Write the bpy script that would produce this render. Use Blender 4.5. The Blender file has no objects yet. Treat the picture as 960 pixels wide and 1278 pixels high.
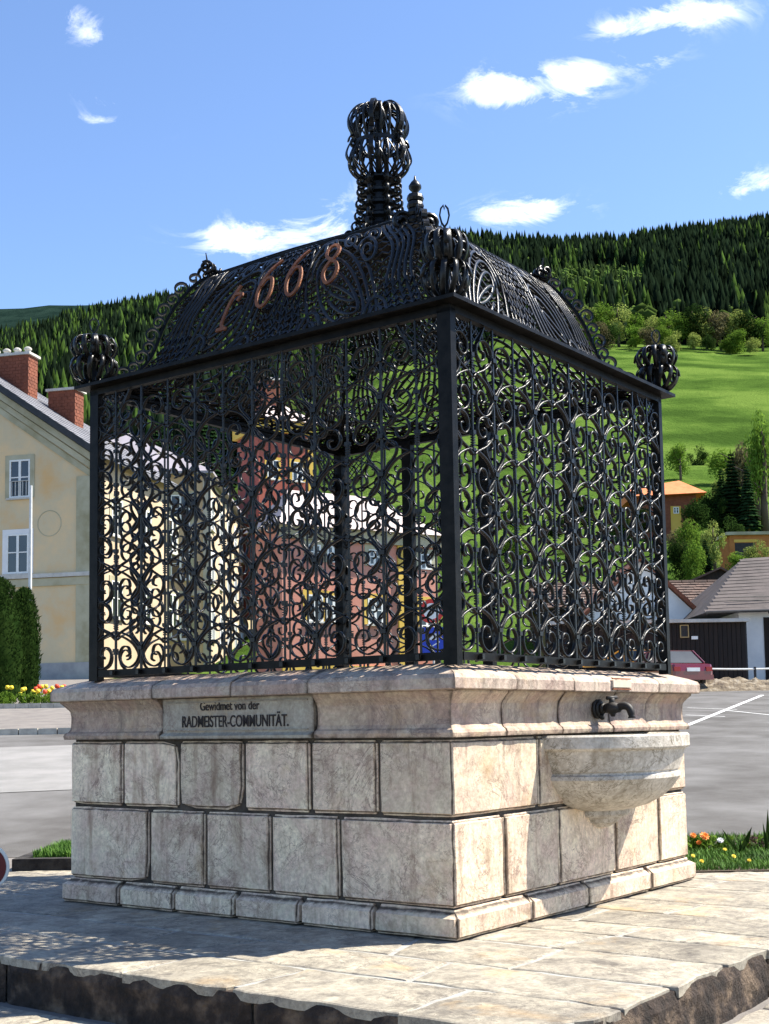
import bpy, math, random
import numpy as np
from mathutils import Vector, Matrix, noise
R_=random.Random(7)
PI=math.pi
S=bpy.context.scene
COL=S.collection
# ------------------------------------------------------------------ camera
F=1628.3; PX,PY=480.0,752.8; EZ=1.305; PITCH=.0906; ROLL=.0161
def P(px,py,d):
    """world point seen at photo position (px,py) at forward distance d"""
    uu=px-PX; ww=PY-py; cr,sr=math.cos(ROLL),math.sin(ROLL)
    u=(uu*cr+ww*sr)/F; w=(-uu*sr+ww*cr)/F
    cy,sy=math.cos(PITCH),math.sin(PITCH)
    v=Vector((u,cy-w*sy,sy+w*cy)); return Vector((0,0,EZ))+v*(d/v.y)
cd=bpy.data.cameras.new('camera'); cam=bpy.data.objects.new('camera',cd); COL.objects.link(cam)
fw=Vector((0,math.cos(PITCH),math.sin(PITCH))); up=Vector((0,-math.sin(PITCH),math.cos(PITCH))); rt=Vector((1,0,0))
r2=rt*math.cos(ROLL)-up*math.sin(ROLL); u2=rt*math.sin(ROLL)+up*math.cos(ROLL)
M=Matrix((r2,u2,-fw)).transposed().to_4x4(); M.translation=Vector((0,0,EZ)); cam.matrix_world=M
cd.sensor_fit='HORIZONTAL'; cd.sensor_width=36; cd.lens=F/960*36; cd.shift_y=(PY-639)/960; cd.clip_end=12000; cd.clip_start=.05
S.camera=cam
# ------------------------------------------------------------------ block frame: a runs along the shaded face, b along the sunlit face
NX,NY,PHI=.3883,7.8858,.6357
LV=Vector((-math.cos(PHI),math.sin(PHI),0)); RV=Vector((math.sin(PHI),math.cos(PHI),0)); N0=Vector((NX,NY,0))
def B(a,b,z=0.): return N0+LV*a+RV*b+Vector((0,0,z))
BA,BB=3.46,3.40
# ------------------------------------------------------------------ light
T=(LV*.72-RV*.88+Vector((0,0,-1.50))).normalized()
sd=bpy.data.lights.new('sun','SUN'); sun=bpy.data.objects.new('sun',sd); COL.objects.link(sun)
sun.rotation_euler=T.to_track_quat('-Z','Y').to_euler(); sd.energy=5.0; sd.angle=math.radians(.5); sd.color=(1,.94,.83)
W=bpy.data.worlds.new('World'); S.world=W; W.use_nodes=True
wn=W.node_tree.nodes; wl=W.node_tree.links; wn.clear()
def N(t,ty,**k):
    n=t.nodes.new(ty)
    for a,v in k.items():
        if a in n.inputs: n.inputs[a].default_value=v
        else: setattr(n,a,v)
    return n
wt=W.node_tree
sky=N(wt,'ShaderNodeTexSky',sky_type='NISHITA',sun_disc=False)
sky.sun_elevation=math.asin(-T.z); sky.sun_rotation=math.atan2(-T.x,-T.y); sky.altitude=800; sky.air_density=1.0; sky.dust_density=.5; sky.ozone_density=2.2
tc=N(wt,'ShaderNodeTexCoord')
hs=N(wt,'ShaderNodeMix',data_type='RGBA',blend_type='MULTIPLY'); hs.inputs[0].default_value=1
wl.new(sky.outputs[0],hs.inputs[6]); hs.inputs[7].default_value=(.98,1.05,1.17,1)
# clouds: noise, gathered where the sky carries them
nz=N(wt,'ShaderNodeTexNoise',Scale=15,Detail=12,Roughness=.7,Distortion=.9)
mp=N(wt,'ShaderNodeMapping'); mp.inputs['Scale'].default_value=(1,1,2.0)
wl.new(tc.outputs['Generated'],mp.inputs['Vector']); wl.new(mp.outputs[0],nz.inputs['Vector'])
acc=None
def wmath(op,a,b=None,c=None,clamp=False):
    n=N(wt,'ShaderNodeMath',operation=op,use_clamp=clamp)
    for i,v in enumerate((a,b,c)):
        if v is None: continue
        if isinstance(v,(int,float)): n.inputs[i].default_value=v
        else: wl.new(v,n.inputs[i])
    return n.outputs[0]
# (photo x, photo y, half width, half height, strength)
CL=[(655,112,72,26,1.0),(725,95,40,24,.85),(615,108,30,20,.8),(655,263,62,16,1.3),(850,20,75,20,1.1),(775,35,45,14,.6),(815,75,38,20,.55),(935,230,45,18,1.0),
    (182,106,38,12,.62),(152,128,40,12,.6),(120,150,32,9,.5),(125,46,48,12,.62),(88,22,46,13,.6),(60,5,40,10,.5),(350,292,80,20,1.15),(290,305,45,15,.9),(415,262,40,30,.5),(265,185,40,10,.22),(200,50,30,14,.3),(470,240,24,18,.5)]
for cx,cy,hw,hh,st in CL:
    c=(P(cx,cy,1)-Vector((0,0,EZ))).normalized()
    ex=(P(cx+hw,cy,1)-Vector((0,0,EZ))).normalized()-c; ey=(P(cx,cy-hh,1)-Vector((0,0,EZ))).normalized()-c
    su=N(wt,'ShaderNodeVectorMath',operation='SUBTRACT'); wl.new(tc.outputs['Generated'],su.inputs[0]); su.inputs[1].default_value=c
    ds=[]
    for e in (ex,ey):
        dp=N(wt,'ShaderNodeVectorMath',operation='DOT_PRODUCT'); wl.new(su.outputs[0],dp.inputs[0]); dp.inputs[1].default_value=e/e.length_squared
        ds.append(wmath('MULTIPLY',dp.outputs['Value'],dp.outputs['Value']))
    q=wmath('MULTIPLY',wmath('EXPONENT',wmath('MULTIPLY',wmath('ADD',ds[0],ds[1]),-1.0)),st)
    acc=q if acc is None else wmath('ADD',acc,q)
# a thin general scatter so the rest of the sky carries clouds too
nz2=N(wt,'ShaderNodeTexNoise',Scale=2.3,Detail=4); wl.new(mp.outputs[0],nz2.inputs['Vector'])
gen=wmath('MULTIPLY',wmath('SUBTRACT',nz2.outputs[0],.62,clamp=True),1.6)
acc=wmath('ADD',acc,gen)
dens=wmath('MULTIPLY',wmath('SUBTRACT',wmath('ADD',acc,wmath('MULTIPLY',wmath('SUBTRACT',nz.outputs[0],.5),4.6)),.42,clamp=True),.75,clamp=True)
dens=wmath('MULTIPLY',dens,wmath('MULTIPLY',acc,1.5,clamp=True),clamp=True)
cm=N(wt,'ShaderNodeMix',data_type='RGBA'); wl.new(dens,cm.inputs[0]); wl.new(hs.outputs[2],cm.inputs[6]); cm.inputs[7].default_value=(9.5,9.6,9.8,1)
bg=N(wt,'ShaderNodeBackground',Strength=.09); wl.new(cm.outputs[2],bg.inputs[0])
wo=N(wt,'ShaderNodeOutputWorld'); wl.new(bg.outputs[0],wo.inputs[0])
S.view_settings.view_transform='Standard'; S.view_settings.look='None'; S.view_settings.exposure=1.3; S.view_settings.gamma=1
S.cycles.max_bounces=6; S.cycles.diffuse_bounces=3

# ------------------------------------------------------------------ materials
def mat(name,c1,c2=None,scale=4.,rough=.8,bump=0.,bscale=None,c3=None,spec=.4,metal=0.,detail=6,stretch=None,attr=None,rnd=0.,dist=.02,coat=0.,thr=(.35,.65)):
    m=bpy.data.materials.new(name); m.use_nodes=True; t=m.node_tree; t.nodes.clear(); L=t.links.new
    p=N(t,'ShaderNodeBsdfPrincipled',Roughness=rough,Metallic=metal); p.inputs['Specular IOR Level'].default_value=spec; p.inputs['Coat Weight'].default_value=coat
    o=N(t,'ShaderNodeOutputMaterial'); L(p.outputs[0],o.inputs[0])
    co=N(t,'ShaderNodeTexCoord'); vec=co.outputs['Object']
    oi=N(t,'ShaderNodeObjectInfo')
    if stretch:
        mm=N(t,'ShaderNodeMapping'); mm.inputs['Scale'].default_value=stretch; L(vec,mm.inputs[0]); vec=mm.outputs[0]
    ad=N(t,'ShaderNodeVectorMath',operation='MULTIPLY_ADD'); L(oi.outputs['Random'],ad.inputs[0]); ad.inputs[1].default_value=(17,31,11); L(vec,ad.inputs[2]); vec=ad.outputs[0]
    n=N(t,'ShaderNodeTexNoise',Scale=scale,Detail=detail,Roughness=.6); L(vec,n.inputs['Vector'])
    r=N(t,'ShaderNodeValToRGB'); L(n.outputs[0],r.inputs[0]); e=r.color_ramp.elements
    e[0].position,e[1].position=thr; e[0].color=(*c1,1); e[1].color=(*(c2 or c1),1)
    if c3: k=e.new(.5*(thr[0]+thr[1])); k.color=(*c3,1)
    out=r.outputs[0]
    if attr:
        a=N(t,'ShaderNodeAttribute',attribute_name=attr); mx=N(t,'ShaderNodeMix',data_type='RGBA',blend_type='MULTIPLY'); mx.inputs[0].default_value=1
        L(a.outputs['Color'],mx.inputs[6]); L(out,mx.inputs[7]); out=mx.outputs[2]
    if rnd:
        mr=N(t,'ShaderNodeMapRange'); L(oi.outputs['Random'],mr.inputs[0]); mr.inputs[3].default_value=1-rnd; mr.inputs[4].default_value=1+rnd
        hv=N(t,'ShaderNodeHueSaturation'); L(out,hv.inputs['Color']); L(mr.outputs[0],hv.inputs['Value']); out=hv.outputs[0]
    L(out,p.inputs['Base Color'])
    if bump:
        nb=N(t,'ShaderNodeTexNoise',Scale=bscale or scale*4,Detail=8,Roughness=.65); L(vec,nb.inputs['Vector'])
        b=N(t,'ShaderNodeBump',Strength=bump,Distance=dist); L(nb.outputs[0],b.inputs['Height']); L(b.outputs[0],p.inputs['Normal'])
    m['out']=1
    return m
def marble(name,base,pink,dirt,dirtamt,vein=(.22,.15,.12),rough=.7,topdirt=0):
    m=bpy.data.materials.new(name); m.use_nodes=True; t=m.node_tree; t.nodes.clear(); L=t.links.new
    p=N(t,'ShaderNodeBsdfPrincipled',Roughness=rough); p.inputs['Specular IOR Level'].default_value=.35
    o=N(t,'ShaderNodeOutputMaterial'); L(p.outputs[0],o.inputs[0])
    co=N(t,'ShaderNodeTexCoord'); oi=N(t,'ShaderNodeObjectInfo')
    ad=N(t,'ShaderNodeVectorMath',operation='MULTIPLY_ADD'); L(oi.outputs['Random'],ad.inputs[0]); ad.inputs[1].default_value=(23,41,13); L(co.outputs['Object'],ad.inputs[2]); v=ad.outputs[0]
    def noi(s,d=6,di=0.,ro=.6):
        n=N(t,'ShaderNodeTexNoise',Scale=s,Detail=d,Roughness=ro,Distortion=di); L(v,n.inputs['Vector']); return n.outputs[0]
    def ramp(x,a,b,ca,cb):
        r=N(t,'ShaderNodeValToRGB'); L(x,r.inputs[0]); e=r.color_ramp.elements; e[0].position=a;e[1].position=b;e[0].color=(*ca,1);e[1].color=(*cb,1); return r.outputs[0]
    def mix(fac,a,b,mode='MIX'):
        x=N(t,'ShaderNodeMix',data_type='RGBA',blend_type=mode)
        if isinstance(fac,float): x.inputs[0].default_value=fac
        else: L(fac,x.inputs[0])
        for i,k in ((6,a),(7,b)):
            if isinstance(k,tuple): x.inputs[i].default_value=(*k,1)
            else: L(k,x.inputs[i])
        return x.outputs[2]
    c=ramp(noi(3.0,7,1.2,.68),.36,.64,base,pink)
    c=mix(.42,c,ramp(noi(7.5,8,.9,.7),.30,.70,(.52,.47,.45),(1.25,1.25,1.22)),'MULTIPLY')
    c=mix(.55,c,ramp(noi(38,4),.3,.75,(.55,.52,.5),(1.25,1.25,1.25)),'MULTIPLY')
    # veins: thin iso-lines of warped noise
    for sc,wd,am in ((1.7,.010,1.),(3.1,.010,.9),(6.,.012,.6)):
        x=N(t,'ShaderNodeMath',operation='SUBTRACT'); L(noi(sc,9,1.4,.68),x.inputs[0]); x.inputs[1].default_value=.5
        y=N(t,'ShaderNodeMath',operation='ABSOLUTE'); L(x.outputs[0],y.inputs[0])
        z=N(t,'ShaderNodeMapRange'); L(y.outputs[0],z.inputs[0]); z.inputs[1].default_value=0; z.inputs[2].default_value=wd; z.inputs[3].default_value=am; z.inputs[4].default_value=0
        g=N(t,'ShaderNodeMath',operation='MULTIPLY'); L(z.outputs[0],g.inputs[0]); gg=ramp(noi(1.6,3),.36,.52,(0,0,0),(1,1,1)); L(gg,g.inputs[1])
        c=mix(g.outputs[0],c,vein)
    # grime patches and rusty runs
    dm=ramp(noi(3.4,9,.5,.75),.52,.72,(0,0,0),(1,1,1)); k=N(t,'ShaderNodeMath',operation='MULTIPLY'); L(dm,k.inputs[0]); k.inputs[1].default_value=dirtamt
    c=mix(k.outputs[0],c,dirt)
    ru=ramp(noi(1.9,5,.3),.58,.72,(0,0,0),(.5,.5,.5)); c=mix(ru,c,(.50,.33,.15))
    # vertical runs of grime
    sm_=N(t,'ShaderNodeMapping'); sm_.inputs['Scale'].default_value=(9,9,1.1); L(v,sm_.inputs[0]); sn=N(t,'ShaderNodeTexNoise',Scale=1.0,Detail=7,Roughness=.65); L(sm_.outputs[0],sn.inputs['Vector'])
    st_=ramp(sn.outputs[0],.52,.72,(0,0,0),(.7,.7,.7)); c=mix(st_,c,tuple(x*1.15 for x in dirt))
    # dark crust in the edges of the stone (dirt caught in joints): pointiness
    ge=N(t,'ShaderNodeAttribute',attribute_name='edge'); gm=N(t,'ShaderNodeMath',operation='MULTIPLY'); L(ge.outputs['Fac'],gm.inputs[0]); L(noi(14,6),gm.inputs[1])
    gr=ramp(gm.outputs[0],.18,.45,(0,0,0),(.95,.95,.95)); c=mix(gr,c,(.07,.05,.035))
    hv=N(t,'ShaderNodeHueSaturation'); mr=N(t,'ShaderNodeMapRange'); L(oi.outputs['Random'],mr.inputs[0]); mr.inputs[3].default_value=.80; mr.inputs[4].default_value=1.12
    L(mr.outputs[0],hv.inputs['Value']); L(c,hv.inputs['Color']); L(hv.outputs[0],p.inputs['Base Color'])
    b=N(t,'ShaderNodeBump',Strength=.55,Distance=.012); L(noi(22,9,0,.7),b.inputs['Height']); L(b.outputs[0],p.inputs['Normal'])
    return m
MM={}
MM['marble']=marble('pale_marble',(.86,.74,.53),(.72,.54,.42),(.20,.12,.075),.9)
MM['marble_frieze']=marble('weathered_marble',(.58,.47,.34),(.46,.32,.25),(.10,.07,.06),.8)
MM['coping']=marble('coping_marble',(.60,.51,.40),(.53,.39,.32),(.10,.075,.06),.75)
MM['basin']=marble('basin_limestone',(.60,.56,.50),(.50,.46,.39),(.16,.13,.09),.6,vein=(.12,.10,.06))
MM['flag']=marble('flagstone',(.46,.42,.33),(.28,.255,.21),(.08,.07,.06),1.,vein=(.13,.11,.09))
MM['tablet']=marble('tablet_marble',(.44,.41,.33),(.41,.36,.29),(.2,.16,.12),.35)
MM['mortar']=mat('dark_mortar',(.025,.02,.016),(.09,.075,.06),9,.95,.6)
MM['mortar_light']=mat('grey_mortar',(.26,.25,.23),(.38,.37,.33),14,.95,.4)
MM['rock']=mat('rough_rock',(.018,.013,.010),(.17,.12,.08),6,.95,1.,18,c3=(.05,.034,.025),dist=.06)
MM['iron']=mat('black_iron',(.003,.003,.003),(.012,.011,.010),12,.42,.3,45,spec=.10,dist=.004)
MM['iron_scroll']=mat('wrought_iron',(.003,.003,.003),(.014,.013,.012),12,.33,.4,45,spec=.28,dist=.006)
MM['iron_rust']=mat('rusty_iron',(.16,.045,.015),(.30,.10,.03),20,.6,.4,60)
MM['black_rock']=mat('black_stone',(.012,.010,.010),(.05,.045,.04),9,.95,.8,18,dist=.03)
MM['black']=mat('black_paint',(.012,.01,.01),(.03,.025,.02),8,.6)
MM['letter']=mat('letter_paint',(.015,.012,.01),(.03,.02,.02),20,.8)

# ------------------------------------------------------------------ mesh helpers
class MB:
    def __init__(s): s.v=[]; s.f=[]; s.att=None
    def add(s,vs,fs):
        o=len(s.v); s.v+= [tuple(x) for x in vs]; s.f+=[tuple(i+o for i in f) for f in fs]; return s
    def box(s,x0,y0,z0,x1,y1,z1,M=None):
        vs=[Vector((x,y,z)) for z in (z0,z1) for y in (y0,y1) for x in (x0,x1)]
        if M is not None: vs=[M@v for v in vs]
        return s.add(vs,[(0,2,3,1),(4,5,7,6),(0,1,5,4),(1,3,7,5),(3,2,6,7),(2,0,4,6)])
    def ab(s,a0,b0,z0,a1,b1,z1):   # box in the fountain frame
        vs=[B(a,b,z) for z in (z0,z1) for b in (b0,b1) for a in (a0,a1)]
        return s.add(vs,[(0,1,3,2),(4,6,7,5),(0,4,5,1),(1,5,7,3),(3,7,6,2),(2,6,4,0)])
    def tube(s,pts,r,n=6,cap=True):
        pts=[Vector(p) for p in pts]; rr=r if hasattr(r,'__len__') else [r]*len(pts); base=len(s.v); ref=None
        for i,p in enumerate(pts):
            t=(pts[min(i+1,len(pts)-1)]-pts[max(i-1,0)]).normalized()
            if ref is None: ref=Vector((0,0,1)) if abs(t.z)<.9 else Vector((1,0,0))
            x=t.cross(ref).normalized(); y=x.cross(t); ref=y if y.length>0 else ref
            for k in range(n):
                a=2*PI*k/n; s.v.append(tuple(p+(x*math.cos(a)+y*math.sin(a))*rr[i]))
        for i in range(len(pts)-1):
            for k in range(n):
                a=base+i*n+k; b=base+i*n+(k+1)%n; s.f.append((a,b,b+n,a+n))
        if cap: s.f.append(tuple(base+k for k in range(n))[::-1]); s.f.append(tuple(base+(len(pts)-1)*n+k for k in range(n)))
        return s
    def lathe(s,prof,c,n=12,M=None,arc=2*PI,a0=0):
        base=len(s.v); full=abs(arc-2*PI)<1e-6; m=n if full else n+1
        for r,z in prof:
            for k in range(m):
                a=a0+arc*k/n; q=Vector((r*math.cos(a),r*math.sin(a),z)); q=(M@q) if M is not None else q+Vector(c); s.v.append(tuple(q))
        for i in range(len(prof)-1):
            for k in range(n):
                a=base+i*m+k; b=base+i*m+(k+1)%m; s.f.append((a,b,b+m,a+m))
        return s
    def ribbon(s,pts,nrm,th,dp,closed=False):
        """flat bar swept along pts; nrm: a vector or list, the out-of-plane side of the bar"""
        pts=[Vector(p) for p in pts]; n=len(pts); base=len(s.v)
        for i,p in enumerate(pts):
            if closed: t=pts[(i+1)%n]-pts[i-1]
            else: t=pts[min(i+1,n-1)]-pts[max(i-1,0)]
            t.normalize(); m=(nrm[i] if isinstance(nrm,list) else nrm); sd=t.cross(m).normalized(); w=sd.cross(t).normalized()
            for x,y in ((-1,-1),(1,-1),(1,1),(-1,1)): s.v.append(tuple(p+sd*(x*th/2)+w*(y*dp/2)))
        for i in range(n if closed else n-1):
            j=(i+1)%n
            for k in range(4):
                a=base+i*4+k; b=base+i*4+(k+1)%4; c=base+j*4+(k+1)%4; d=base+j*4+k; s.f.append((a,b,c,d))
        if not closed: s.f.append((base,base+3,base+2,base+1)); e=base+(n-1)*4; s.f.append((e,e+1,e+2,e+3))
        return s
    def mesh(s,name,m,smooth=False,fix=True):
        me=bpy.data.meshes.new(name); me.from_pydata(s.v,[],s.f)
        if fix:
            import bmesh
            bm=bmesh.new(); bm.from_mesh(me); bmesh.ops.recalc_face_normals(bm,faces=bm.faces); bm.to_mesh(me); bm.free()
        for x in (m if isinstance(m,(list,tuple)) else [m]): me.materials.append(x)
        if smooth: me.shade_smooth() if hasattr(me,'shade_smooth') else None
        if s.att:
            for k,vals in s.att.items():
                at=me.attributes.new(k,'FLOAT','POINT'); at.data.foreach_set('value',vals)
        return me
    def obj(s,name,m,parent=None,smooth=False,fix=True,origin=None,**props):
        if parent is not None and origin is None: origin=Vector(parent.get('wo',(0,0,0)))
        if parent is None and origin is None and s.v:
            xs=np.array(s.v); origin=Vector((xs[:,0].mean(),xs[:,1].mean(),xs[:,2].min()))
        origin=Vector(origin)
        s.v=[tuple(Vector(v)-origin) for v in s.v]
        o=bpy.data.objects.new(name,s.mesh(name,m,smooth,fix)); COL.objects.link(o)
        o['wo']=list(origin)
        if parent is None: o.location=origin
        else:
            o.parent=parent; o.location=origin-Vector(parent['wo'])
        for k,v in props.items(): o[k]=v
        return o
def empty(name,loc,label=None,cat=None,group=None):
    o=bpy.data.objects.new(name,None); COL.objects.link(o); o.location=loc; o['wo']=list(loc); o.empty_display_size=.2
    tag(o,label,cat,group); return o
def tag(o,label=None,cat=None,group=None,kind=None):
    for k,v in (('label',label),('category',cat),('group',group),('kind',kind)):
        if v: o[k]=v
    return o
def inst(me,name,parent,loc=(0,0,0),M=None):
    o=bpy.data.objects.new(name,me); COL.objects.link(o); o.parent=parent; o.location=loc
    if M is not None: o.matrix_local=M
    return o
def catmull(p,n=4,closed=False):
    p=[Vector(x) for x in p]; out=[]; m=len(p)
    for i in range(m if closed else m-1):
        a=p[(i-1)%m] if (closed or i>0) else p[0]*2-p[1]; b=p[i]; c=p[(i+1)%m]; d=p[(i+2)%m] if (closed or i+2<m) else p[-1]*2-p[-2]
        for k in range(n):
            t=k/n; out.append(.5*((2*b)+(c-a)*t+(2*a-5*b+4*c-d)*t*t+(3*b-a-3*c+d)*t**3))
    if not closed: out.append(p[-1])
    return out
def sm(x,a,b):
    t=min(1,max(0,(x-a)/(b-a))); return t*t*(3-2*t)

# ------------------------------------------------------------------ terrain
def lerp_k(d,K):
    for (a,x),(b,y) in zip(K,K[1:]):
        if d<=b: return x+(y-x)*(d-a)/(b-a)
    return K[-1][1]
RU=[(-.9,170),(-.45,228),(-.295,254),(-.141,280),(-.025,302),(.049,316),(.135,309),(.2,311),(.295,321),(.6,332),(.9,344)]
def ground(x,y,rough=True):
    d=max(y,.5); u=x/d; s=.075+(.066-.075)*sm(u,-.2,.1)
    if d<13: return -.27+.262*sm(d,9.6,10.6)
    z60=s*47
    if d<60: return s*(d-13) -.008
    rid=lerp_k(u,RU)
    KR=[(60,z60),(75,5.2),(90,9.6),(125,19.5),(200,42),(330,91.5),(430,127),(850,rid),(950,rid-4),(1600,rid-90),(4000,rid-400)]
    KL=[(60,z60),(75,z60+.6),(120,7),(200,24),(350,78),(850,rid),(950,rid-4),(1600,rid-90),(4000,rid-400)]
    w=sm(u,-.19,.03); z=lerp_k(d,KL)*(1-w)+lerp_k(d,KR)*w
    if rough: z+=noise.noise(Vector((x*.012,y*.012,0)))*5*sm(d,140,400)+noise.noise(Vector((x*.06,y*.06,3)))*.8*sm(d,90,200)
    return z-.008
def sheet(name,m,us,dsf,off=0.,kind='structure',**kw):
    """strip of ground between distances given per direction; us: list of u=x/d, dsf(u)->list of distances"""
    b=MB(); rows=[]
    for u in us: rows.append([Vector((u*d,d,ground(u*d,d)+off)) for d in dsf(u)])
    n=len(rows[0]); vs=[v for r in rows for v in r]
    fs=[(i*n+j,(i+1)*n+j,(i+1)*n+j+1,i*n+j+1) for i in range(len(rows)-1) for j in range(n-1)]
    b.add(vs,fs); o=b.obj(name,m,fix=False,origin=(0,0,0),smooth=True); tag(o,kind=kind,**kw); return o
def geo(a,b,n): return [a*(b/a)**(i/(n-1)) for i in range(n)]
MM['meadow']=mat('meadow_grass',(.036,.070,.013),(.105,.165,.032),.05,.95,1.,.9,c3=(.062,.112,.020),detail=12,dist=.6,spec=.0,thr=(.38,.62))
MM['asphalt']=mat('asphalt',(.085,.08,.075),(.155,.15,.145),.7,.92,.5,60,detail=10,spec=.15)
MM['asphalt_light']=mat('sunlit_asphalt',(.19,.185,.175),(.25,.24,.23),1.5,.92,.5,60,detail=10)  # lighter than the rest: sunlight on the road band put into the colour
MM['paving']=mat('pavement',(.14,.125,.115),(.20,.18,.16),2.2,.92,.5,50)
MM['white']=mat('white_road_paint',(.6,.6,.58),(.8,.8,.78),6,.7)
MM['kerb']=mat('kerb_stone',(.34,.31,.26),(.5,.46,.38),5,.85,.4)
us=[-.9+i*.025 for i in range(73)]
DS=[.5,3,6,9,9.6,9.85,10.1,10.35,10.6,11,13]+geo(13.5,60,16)+geo(66,4000,64)
g=sheet('ground',MM['meadow'],us,lambda u:DS); 
# near ground in front of the platform and village square behind it
sheet('paving',MM['paving'],[-1.5+i*.1 for i in range(31)],lambda u:[1,3,5,7,9,9.6,9.85,10.1,10.35,10.6,11,12,13.2],.004)
sheet('parking_area',MM['asphalt'],[-.9+i*.05 for i in range(37)],lambda u:[13.2]+geo(13.6,(28.3 if u<-.1 else 52)+(0 if u<-.1 else 4*u*3),18),.008)
sheet('road_strip',MM['asphalt_light'],[-.9+i*.05 for i in range(16)],lambda u:[18.3+4*(u+.3)+i*1.0 for i in range(8)],.016)
sheet('pavement',MM['paving'],[-.9+i*.05 for i in range(16)],lambda u:geo(28.7,57,14),.06)
k=MB()
for i in range(60):
    x0=-26+i*.42
    if x0>-3.0: break
    zz=ground(x0,28.5); k.box(x0,28.28+R_.random()*.03,zz-.1,x0+.40,28.75,zz+.12+R_.random()*.01)
k.obj('kerb',MM['kerb'],kind='structure')
def stripe(name,p0,p1,w,mt):
    b=MB(); p0=Vector(p0); p1=Vector(p1); n=8; sd=Vector((-(p1-p0).y,(p1-p0).x)).normalized()*w/2; vs=[]
    for i in range(n+1):
        q=p0+(p1-p0)*i/n
        for s_ in (1,-1): x,y=q+sd*s_; vs.append((x,y,ground(x,y)+.014))
    b.add(vs,[(2*i,2*i+1,2*i+3,2*i+2) for i in range(n)]); return b.obj(name,mt,fix=False,kind='structure')
def gp(px,py):
    """ground point under a photo position (bisect along the ray)"""
    lo,hi=11.,300.
    for _ in range(50):
        m=(lo+hi)/2; q=P(px,py,m)
        if q.z>ground(q.x,q.y,False): lo=m
        else: hi=m
    # the first crossing for rays below the slope
    return P(px,py,lo)
def gpx(px,py):
    best=None
    for i in range(4000):
        d=11+i*.025; q=P(px,py,d)
        if q.z<ground(q.x,q.y): return q
    return P(px,py,55)
for (a,b_,c,d_) in ((858,906,952,868),(858,884,920,886),(856,893,905,895),(905,887,962,893)):
    p=gpx(a,b_); q=gpx(c,d_); stripe('parking_line',(p.x,p.y),(q.x,q.y),.13 if a==858 and b_>900 else .07,MM['white'])

# ------------------------------------------------------------------ platform of flagstones
PA0,PB0=-1.64,-1.73
pl=MB()
# core body under the flags
pl.ab(PA0+.07,PB0+.07,-.34,9.,7.,-.006)
plat=empty('stone_platform',B(0,0,-.3),'low stepped platform of worn yellowish flagstones under the fountain','platform')
pl.obj('core',MM['mortar_light'],plat)
def rough_slab(b,pts,z0,z1,jit=.012,seed=0,sub=6,bulge=.006):
    """flag with a ragged outline given in (a,b) coords"""
    rr=random.Random(seed); out=[]
    n=len(pts)
    for i in range(n):
        p=Vector(pts[i]); q=Vector(pts[(i+1)%n])
        k=max(2,int((q-p).length/.14))
        for j in range(k):
            r=p.lerp(q,j/k); out.append(r+Vector((rr.uniform(-jit,jit),rr.uniform(-jit,jit))))
    c=sum(out,Vector((0,0)))/len(out); m=len(out)
    dz=rr.uniform(-.0015,.0015); tx,ty=rr.uniform(-.002,.002),rr.uniform(-.002,.002)
    def zt(p): return z1+dz+tx*(p.x-c.x)+ty*(p.y-c.y)
    v=[]
    for p in out: v.append(B(p.x,p.y,z0))
    for p in out: v.append(B(p.x,p.y,zt(p)-.005))
    for p in out: q=p+(c-p).normalized()*.012; v.append(B(q.x,q.y,zt(p)))
    for p in out: q=p.lerp(c,.5); v.append(B(q.x,q.y,zt(p)+bulge*rr.random()))
    v.append(B(c.x,c.y,zt(c)+bulge*.6))
    f=[]
    for l in range(3):
        for i in range(m): j=(i+1)%m; f.append((l*m+i,l*m+j,(l+1)*m+j,(l+1)*m+i))
    for i in range(m): f.append((3*m+i,3*m+(i+1)%m,4*m))
    b.add(v,f); return b
rs=random.Random(4)
bb=PB0; row=0
while bb<6.4:
    h=rs.choice([.42,.55,.68,.8]) if row else .62
    a=PA0; i=0; psk=psn=0
    off=rs.random()*.4
    while a<6.5:
        w=rs.uniform(.6,1.7)+(off if i==0 else 0)
        if not(bb>.15 and bb+h<3.2 and a>.15 and a+w<3.3):
            nsk=rs.uniform(-.15,.15) if row else 0; s=.016; sk=rs.uniform(-.22,.22) if row and i else 0
            pts=[(a+s if i else a,bb+(s if row else 0)),(a+w-s+sk,bb+(s if row else 0)),(a+w-s+nsk,bb+h-s),(a+s+(psn if i else 0),bb+h-s)]
            if i and row: pts[0]=(a+s+psk,bb+s)
            psk,psn=sk,nsk
            if row==0 and i==0: pts=[(a+.30,bb),(a+w-s,bb),(a+w-s,bb+h-s),(a,bb+h-s),(a,bb+.34)]
            q=rough_slab(MB(),pts,-.05,0,seed=row*50+i,jit=.02 if row==0 or i==0 else .014)
            q.obj('flagstone',MM['flag'],plat,smooth=False)
        a+=w; i+=1
    bb+=h; row+=1
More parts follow.
